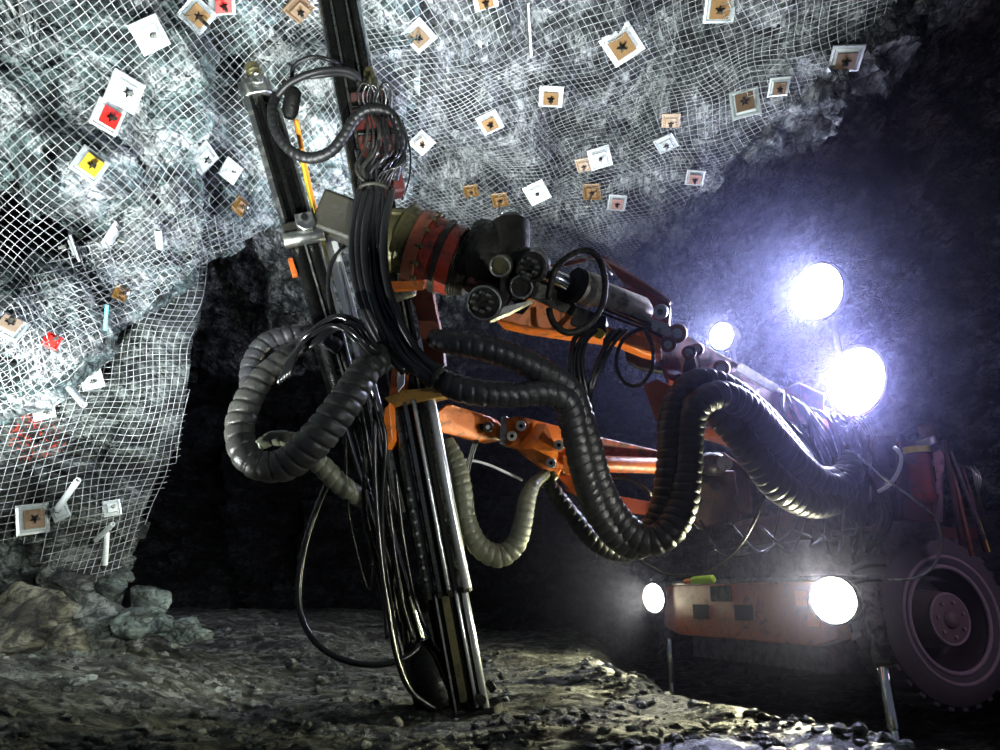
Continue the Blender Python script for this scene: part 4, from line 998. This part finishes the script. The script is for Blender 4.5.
plates = [
 (150, 35, bdepth, 30, 4, 'white', None, 'white square bolt plate with a small round hole, top of the left shoulder'),
 (197, 15, bdepth, 28, 32, 'grey', 'ochre', 'bolt plate with ochre-brown centre hanging near the top edge beside a red one'),
 (222, 3, bdepth, 26, 8, 'grey', 'red', 'bolt plate with a red centre cut by the top edge of the view'),
 (125, 92, bdepth, 32, 38, 'white', None, 'large bright tilted bolt plate with a star shaped hole above the red one'),
 (108, 117, bdepth, 28, 36, 'white', 'red', 'bolt plate with a red centre directly under the star holed plate'),
 (90, 165, bdepth, 28, 22, 'grey', 'yel', 'bolt plate with yellow rim centre on the left shoulder'),
 (204, 158, bdepth, 26, 20, 'grey', None, 'grey bolt plate left of the mast beside a smaller white one'),
 (231, 171, bdepth, 20, 30, 'white', None, 'small white bolt plate right beside a grey one by the mast top'),
 (299, 9, bdepth, 24, 30, 'dim', 'dim', 'dim brown bolt plate at the top edge left of the drill mast'),
 (73, 245, bdepth, 28, 15, 'darkg', None, 'dark steel bolt plate standing tilted from the shadowed rock'),
 (112, 236, bdepth, 26, 25, 'white', None, 'white steeply tilted bolt plate beside the dark one'),
 (9, 326, bdepth, 28, 10, 'grey', 'beige', 'grey bolt plate with beige centre in the dark hollow at the left edge'),
 (52, 341, bdepth, 15, 20, 'red', None, 'small red bolt plate on the left shoulder above the fold'),
 (240, 206, bdepth, 16, 25, 'ochre', None, 'little orange bolt plate beside the left feed, near the fold'),
 (121, 293, bdepth, 14, 30, 'ochre', None, 'little orange bolt plate edge on the bright fold'),
 (419, 36, C_, 26, 38, 'white', 'dim', 'white bolt plate with dark brown centre just right of the mast'),
 (422, 143, C_, 20, 40, 'white', 'beige', 'beige bolt plate next to the hose loop at the mast'),
 (485, -1, C_, 24, 10, 'white', 'ochre', 'ochre bolt plate cut by the top edge above the ceiling centre'),
 (622, 45, C_, 34, 40, 'white', 'ochre', 'largest ochre centred bolt plate on the ceiling rock'),
 (551, 97, C_, 24, 0, 'white', 'ochre', 'squarely set white bolt plate with ochre centre mid ceiling'),
 (490, 123, C_, 22, 25, 'white', 'ochre', 'small ochre bolt plate left of the squarely set one'),
 (720, 8, C_, 30, 8, 'grey', 'ochre', 'ochre bolt plate at the top edge where the ceiling darkens'),
 (846, 59, C_, 30, 12, 'grey', 'dim', 'dim orange bolt plate in the dark upper right ceiling'),
 (745, 103, C_, 28, 25, 'grey', 'dim', 'flat dull orange bolt plate below the dark rock crack'),
 (779, 87, C_, 20, 10, 'grey', 'dim', 'small dull bolt plate up and right of the flat orange one'),
 (600, 158, C_, 22, 20, 'white', None, 'white bolt plate overlapping a beige one on the ceiling'),
 (584, 165, C_, 16, 20, 'beige', None, 'beige bolt plate overlapped by a white one on the ceiling'),
 (666, 144, C_, 20, 35, 'grey', None, 'grey green bolt plate low on the right of the lit ceiling'),
 (671, 121, C_, 18, 10, 'beige', None, 'beige flat bolt plate just above the grey green one'),
 (617, 203, C_, 18, 0, 'grey', 'pinkp', 'bolt plate with pinkish square centre near the edge of light'),
 (537, 193, C_, 22, 30, 'white', None, 'pale diamond set bolt plate above the knuckle of the boom'),
 (500, 200, C_, 16, 10, 'ochre', None, 'flat ochre bolt plate with a hanging bolt above the boom knuckle'),
 (471, 191, C_, 14, 10, 'ochre', None, 'tiny ochre bolt plate left of the one above the knuckle'),
 (592, 192, C_, 18, 10, 'ochre', None, 'ochre bolt plate with long hanging bolt left of the pinkish one'),
 (695, 178, C_, 18, 5, 'grey', 'pinkp', 'dim bolt plate with pink centre in the blue shade'),
 (33, 519, pdepth, 30, 12, 'grey', 'dim', 'large grey framed bolt plate low on the rock pillar'),
 (92, 380, pdepth, 20, 5, 'grey', None, 'silver cone shaped bolt plate high on the netted pillar'),
 (44, 410, pdepth, 20, 30, 'grey', None, 'silver bolt plate above the red paint marks'),
 (60, 512, pdepth, 16, 30, 'grey', None, 'small silver bolt plate right of the large grey framed one'),
 (112, 508, pdepth, 16, 15, 'white', None, 'small pale bolt plate at the foot of the netted pillar'),
]
for i, p in enumerate(plates):
    bl = .25 if 'hanging' in p[7] else .05
    tx = {10: (0, 50), 9: (20, -35), 23: (55, 0), 35: (0, 20), 36: (30, 30)}.get(i, (random.uniform(-12, 12), random.uniform(-12, 12)))
    plate(*p[:7], p[7], tx[0], tx[1], bl)
def pipe(p, q, rpx, name, mat, label, cat):
    A_, B_ = at(*p), at(*q); r = rpx*p[2]/F
    d = (B_-A_).normalized(); L = (B_-A_).length
    o = MB().lathe(A_, B_, [(0, r*.6), (.001, r), (.97, r), (1, r*.9), (1, r*.65), (.9, r*.6)], 14).build(name, mat)
    tag(o, label, cat)
pipe((58, 508, 4.3), (78, 480, 4.15), 3.2, 'bolt_tube', RB['grey'], 'slanting grey steel bolt tube sticking out of the pillar netting', 'rock bolt')
pipe((96, 540, 4.4), (113, 524, 4.3), 2.6, 'bolt_tube', RB['white'], 'short bright bolt tube lying across the foot of the netting', 'rock bolt')
pipe((105, 565, 4.4), (107, 532, 4.4), 2.6, 'bolt_tube', RB['white'], 'short upright bolt tube at the foot of the netting', 'rock bolt')
pipe((160, 248, 4.5), (158, 230, 4.4), 3.4, 'bolt_tube', RB['white'], 'stubby pale bolt tube upright in the rock shoulder', 'rock bolt')
pipe((70, 388, 4.2), (84, 405, 4.1), 3.4, 'bolt_tube', RB['grey'], 'grey bolt tube end above the pillar under the fold', 'rock bolt')
pipe((528, 2, 4.6), (531, 56, 4.9), 2.0, 'bolt_tube', 'steel', 'long thin steel bolt hanging from the ceiling centre', 'rock bolt')
pipe((105, 330, 4.2), (107, 305, 4.15), 1.8, 'bolt_tube', flat('turquoise_plastic', (.1, .6, .6)), 'thin turquoise tube on the bright rock fold', 'tube')

# ------------------------------------------------------------------ boulders, each its own
def boulder(px, py, d, wpx, hpx, mat, label, seed, flatness=1.0, name='boulder', group=None, cat='rock', sub=4, sink=.25):
    if name == 'boulder' and px < 250 and not label.startswith('tall'): d *= .90
    c = at(px, py, d); w = wpx*d/F/2; h = hpx*d/F/2
    import bmesh
    bm = bmesh.new(); bmesh.ops.create_icosphere(bm, subdivisions=sub, radius=1)
    off = V((seed*3.7, seed*1.3, seed*2.1))
    planes = []
    rnd = random.Random(seed)
    for _ in range(13):
        n = V((rnd.gauss(0, 1), rnd.gauss(0, 1), rnd.gauss(0, 1))).normalized(); planes.append((n, rnd.uniform(.62, .92)))
    vs = []
    for v in bm.verts:
        p = v.co.normalized(); r = 1.15
        for n, k in planes:
            q = p.dot(n)
            if q > .05: r = min(r, k/q)
        r *= 1+.06*noise.fractal(p*2.5+off, .9, 2, 4)
        q = p*r; vs.append((c.x+q.x*w, c.y+q.y*w*.85, c.z+q.z*h))
    fs = [tuple(v.index for v in f.verts) for f in bm.faces]; bm.free()
    o = link(name, vs, fs, mat, None, True, 24)
    return tag(o, label, cat, group)
bl = [
 (22, 632, 4.6, 118, 92, 'bouldy', 'big yellowish boulder at the left edge under the pillar'),
 (72, 578, 4.75, 70, 80, 'bould', 'tall pale rock leaning on the pillar foot above the boulders'),
 (14, 585, 4.75, 60, 70, 'pillar', 'tall dark rock against the left edge of the pillar'),
 (97, 622, 4.75, 62, 60, 'bould', 'squarish pale block right of the yellowish boulder'),
 (68, 650, 4.5, 56, 46, 'bouldy', 'low mossy yellow block in front of the squarish pale one'),
 (105, 652, 4.6, 40, 34, 'bould', 'brown grey block under the squarish pale block'),
 (133, 628, 4.7, 50, 38, 'bouldg', 'pale flat topped stone right of the squarish block'),
 (148, 606, 5.0, 40, 46, 'bouldg', 'pointed greenish stone at the top of the heap right side'),
 (111, 590, 5.0, 32, 36, 'bouldg', 'greenish stone wedged between pillar netting and heap'),
 (163, 624, 4.9, 30, 30, 'bouldg', 'small greenish stone behind the outer end of the heap'),
 (180, 630, 4.8, 36, 28, 'bouldg', 'rounded greenish stone at the outer end of the heap'),
 (201, 634, 4.8, 22, 16, 'bouldg', 'last small green stone lying beyond the heap'),
 (135, 644, 4.6, 18, 14, 'bould', 'small pale stone in front of the flat topped stone'),
 (177, 643, 4.8, 14, 10, 'bould', 'flat small stone before the rounded greenish one'),
 (122, 575, 5.1, 22, 22, 'bouldg', 'small stone high on the heap against the netting'),
 (94, 668, 4.35, 26, 14, 'bould', 'flat brown stone lowest in front of the heap'),
 (125, 660, 4.5, 22, 14, 'bould', 'small grey stone at the foot of the heap'),
 (292, 664, 4.3, 13, 10, 'bould', 'single pale stone on the muck floor behind the looped floor hose'),
 (395, 725, 3.4, 15, 17, 'bouldy', 'upright pale stone on the ground left of the mast foot'),
 (502, 675, 4.2, 10, 8, 'bould', 'single little pale stone right of the mast foot'),
]
for i, b in enumerate(bl): boulder(*b[:7], 11+i) if len(b) == 7 and False else boulder(b[0], b[1], b[2], b[3], b[4], b[5], b[6], 11+i, sub=4 if b[3] > 30 else 3)
# stones along the crest of the muck bank
rnd = random.Random(5)
for k in range(26):
    y = 2.9+3.0*rnd.random()**1.3; ex = float(np.interp(y, LY[::-1], LX[::-1]))
    x = ex-.10+rnd.uniform(-.14, .12); z = gz(x, y); s = rnd.uniform(.02, .05)
    px, py, d = pr((x, y, z+s*.4))
    boulder(px, py, d, 2*s*F/d, 1.3*s*F/d, 'bould', 'angular grey stone on the crest of the muck bank before the vehicle', 50+k, name='bank_stone', group='stones along the crest of the muck bank', sub=2)
# loose gravel: uncountable
v = []; f = []
import bmesh
bm = bmesh.new(); bmesh.ops.create_icosphere(bm, subdivisions=1, radius=1)
iv = [tuple(q.co) for q in bm.verts]; fi = [tuple(a.index for a in q.verts) for q in bm.faces]; bm.free()
for k in range(9000):
    y = 2.3+5.2*rnd.random()**1.6; x = rnd.uniform(-.85, .40)*(y+.8)
    dn = noise.noise(V((x*1.5, y*2.2, 5)))
    if dn < rnd.uniform(-.6, .3): continue
    if x > float(np.interp(y, LY[::-1], LX[::-1]))+.05: continue
    s = .007+.026*rnd.random()**3; z = gz(x, y)+s*.2
    n = len(v); a = rnd.random()*6
    for q in iv:
        j = 1+.35*rnd.uniform(-1, 1); X = q[0]*s*j*1.2; Y = q[1]*s*j; v.append((x+X*math.cos(a)-Y*math.sin(a), y+X*math.sin(a)+Y*math.cos(a), z+q[2]*s*.75*j))
    f += [tuple(i+n for i in q) for q in fi]
tag(link('gravel', v, f, 'bould', None, False), 'loose grey gravel scattered over the muck floor', 'gravel', kind='stuff')
# ------------------------------------------------------------------ dusty haze around the machine
def haze():
    m = bpy.data.materials.new('blue_dust_haze'); m.use_nodes = True; nt = m.node_tree; nt.nodes.clear()
    out = nt.nodes.new('ShaderNodeOutputMaterial'); sc = nt.nodes.new('ShaderNodeVolumeScatter')
    sc.inputs['Color'].default_value = (.60, .60, 1, 1); sc.inputs['Anisotropy'].default_value = .74
    pos = nt.nodes.new('ShaderNodeNewGeometry').outputs['Position']
    dens = None
    d = nt.nodes.new('ShaderNodeVectorMath'); d.operation = 'DISTANCE'; nt.links.new(pos, d.inputs[0]); d.inputs[1].default_value = HZC
    mr = nt.nodes.new('ShaderNodeMapRange'); mr.interpolation_type = 'SMOOTHSTEP'
    mr.inputs['From Min'].default_value = 4.2; mr.inputs['From Max'].default_value = .8; mr.inputs['To Min'].default_value = 0; mr.inputs['To Max'].default_value = .028
    nt.links.new(d.outputs['Value'], mr.inputs['Value'])
    nt.links.new(mr.outputs[0], sc.inputs['Density']); nt.links.new(sc.outputs[0], out.inputs['Volume'])
    mb = MB().lathe(V(HZC)-V((0, 0, 4.3)), V(HZC)+V((0, 0, 4.3)), [(.5-.5*math.cos(math.pi*k/16), 4.3*math.sin(math.pi*k/16)) for k in range(17)], 32)
    o = mb.build('haze', m); tag(o, 'blue dusty haze hanging around the work lamps', 'haze', kind='stuff')
HZC = tuple(at(830, 360, 6.2))
haze()
# ------------------------------------------------------------------ light
def spot(name, loc, tgt, power, size=60, blend=.5, col=(1, 1, 1), r=.05):
    l = bpy.data.lights.new(name, 'SPOT'); l.energy = power; l.spot_size = math.radians(size); l.spot_blend = blend
    l.color = col; l.shadow_soft_size = r
    o = bpy.data.objects.new(name, l); COL.objects.link(o); o.location = loc
    o.rotation_euler = (V(tgt)-V(loc)).to_track_quat('-Z', 'Y').to_euler(); return o
w = bpy.data.worlds.new('mine_dark'); S.world = w; w.use_nodes = True
w.node_tree.nodes['Background'].inputs[0].default_value = (.25, .28, .40, 1); w.node_tree.nodes['Background'].inputs[1].default_value = .26
spot('added_roof_spot', (.0, .9, .3), at(330, -130, 4.6), 1500, 46, .4, (.93, 1, .99), .03)  # unseen spot added to light the ceiling left of centre
spot('added_roof_spot', (.5, .9, .3), at(620, -130, 4.8), 1300, 46, .5, (.93, 1, .99), .03)  # second unseen spot, added for the ceiling further right
spot('added_behind_mast_spot', at(428, 500, 5.0), at(485, 60, 5.6), 950, 84, .5, (.93, 1, .99), .03)  # added light hidden behind the mast, brightens the mid ceiling
spot('added_heap_spot', (-.6, 1.7, 1.0), at(110, 622, 4.4), 380, 38, .7, (.93, 1, .95), .04)  # no lamp stands here; added to lift the boulder heap
spot('added_under_shoulder_spot', (-2.15, 2.9, .4), at(60, 150, 3.9), 650, 120, .5, (.93, 1, .99), .03)  # added out of view below the shoulder for grazing rock relief
spot('added_shoulder_spot', (-1.7, 1.8, .1), at(40, 180, 4), 1100, 70, .35, (.93, 1, .99), .03)  # unseen light added to brighten the left shoulder and pillar
spot('added_low_spot', (2.2, 1.6, 1.2), at(120, 330, 4.6), 100, 50, .6, (.95, 1, .98), .03)  # weak light added out of view on the right
spot('added_boom_spot', (.9, 1.0, 1.7), at(560, 445, 4.2), 55, 22, .9, (1, .98, .92), .08)  # fill added for the orange lower boom, source unseen
spot('added_mast_spot', (2.6, 2.2, .5), at(460, 540, 3.9), 240, 34, .8, (1, 1, .9), .04)  # unseen spot added for highlights down the mast's right side
spot('added_ground_spot', (-4.0, 7.5, 1.9), (-.4, 4.0, 0), 4200, 50, .7, (.93, 1, .9), .05)  # added out of sight behind the pillar to rake the muck floor
spot('added_carrier_spot', (4.6, 2.4, 2.0), at(945, 570, 5.0), 85, 36, .8, (.85, .66, 1), .2)  # violet fill added for the wheel, stands for no lamp
spot('added_tunnel_spot', (-.3, 5.4, 1.0), (-3.0, 11.9, 1.3), 90, 100, .9, (.9, .92, 1), .2)  # dim fill added so the back wall is not black
def beam_from(px, py, d, tgt, power, col, size=150, r=.05, out=.03):
    c = at(px, py, d); n = (V(tgt)-c).normalized()
    spot('lamp_beam', c+n*out, tgt, power, size, .4, col, r)
beam_from(818, 291, 6.1, at(300, 420, 4), 480, (.62, .68, 1), 96)
beam_from(855, 381, 5.5, at(400, 430, 4), 480, (.60, .60, 1), 110, out=.04)
beam_from(721, 336, 6.6, at(300, 420, 4), 130, (.7, .78, 1), 100)
beam_from(653, 598, 6.9, at(653, 598, 6.9)-UB*4-V((0, 1.6, .2)), 130, (1, .97, .6), 90, out=.12)
beam_from(833, 600, 4.62, at(833, 600, 4.62)-UB*4-V((0, 1.2, -.7)), 260, (1, .97, .62), 105, out=.10)
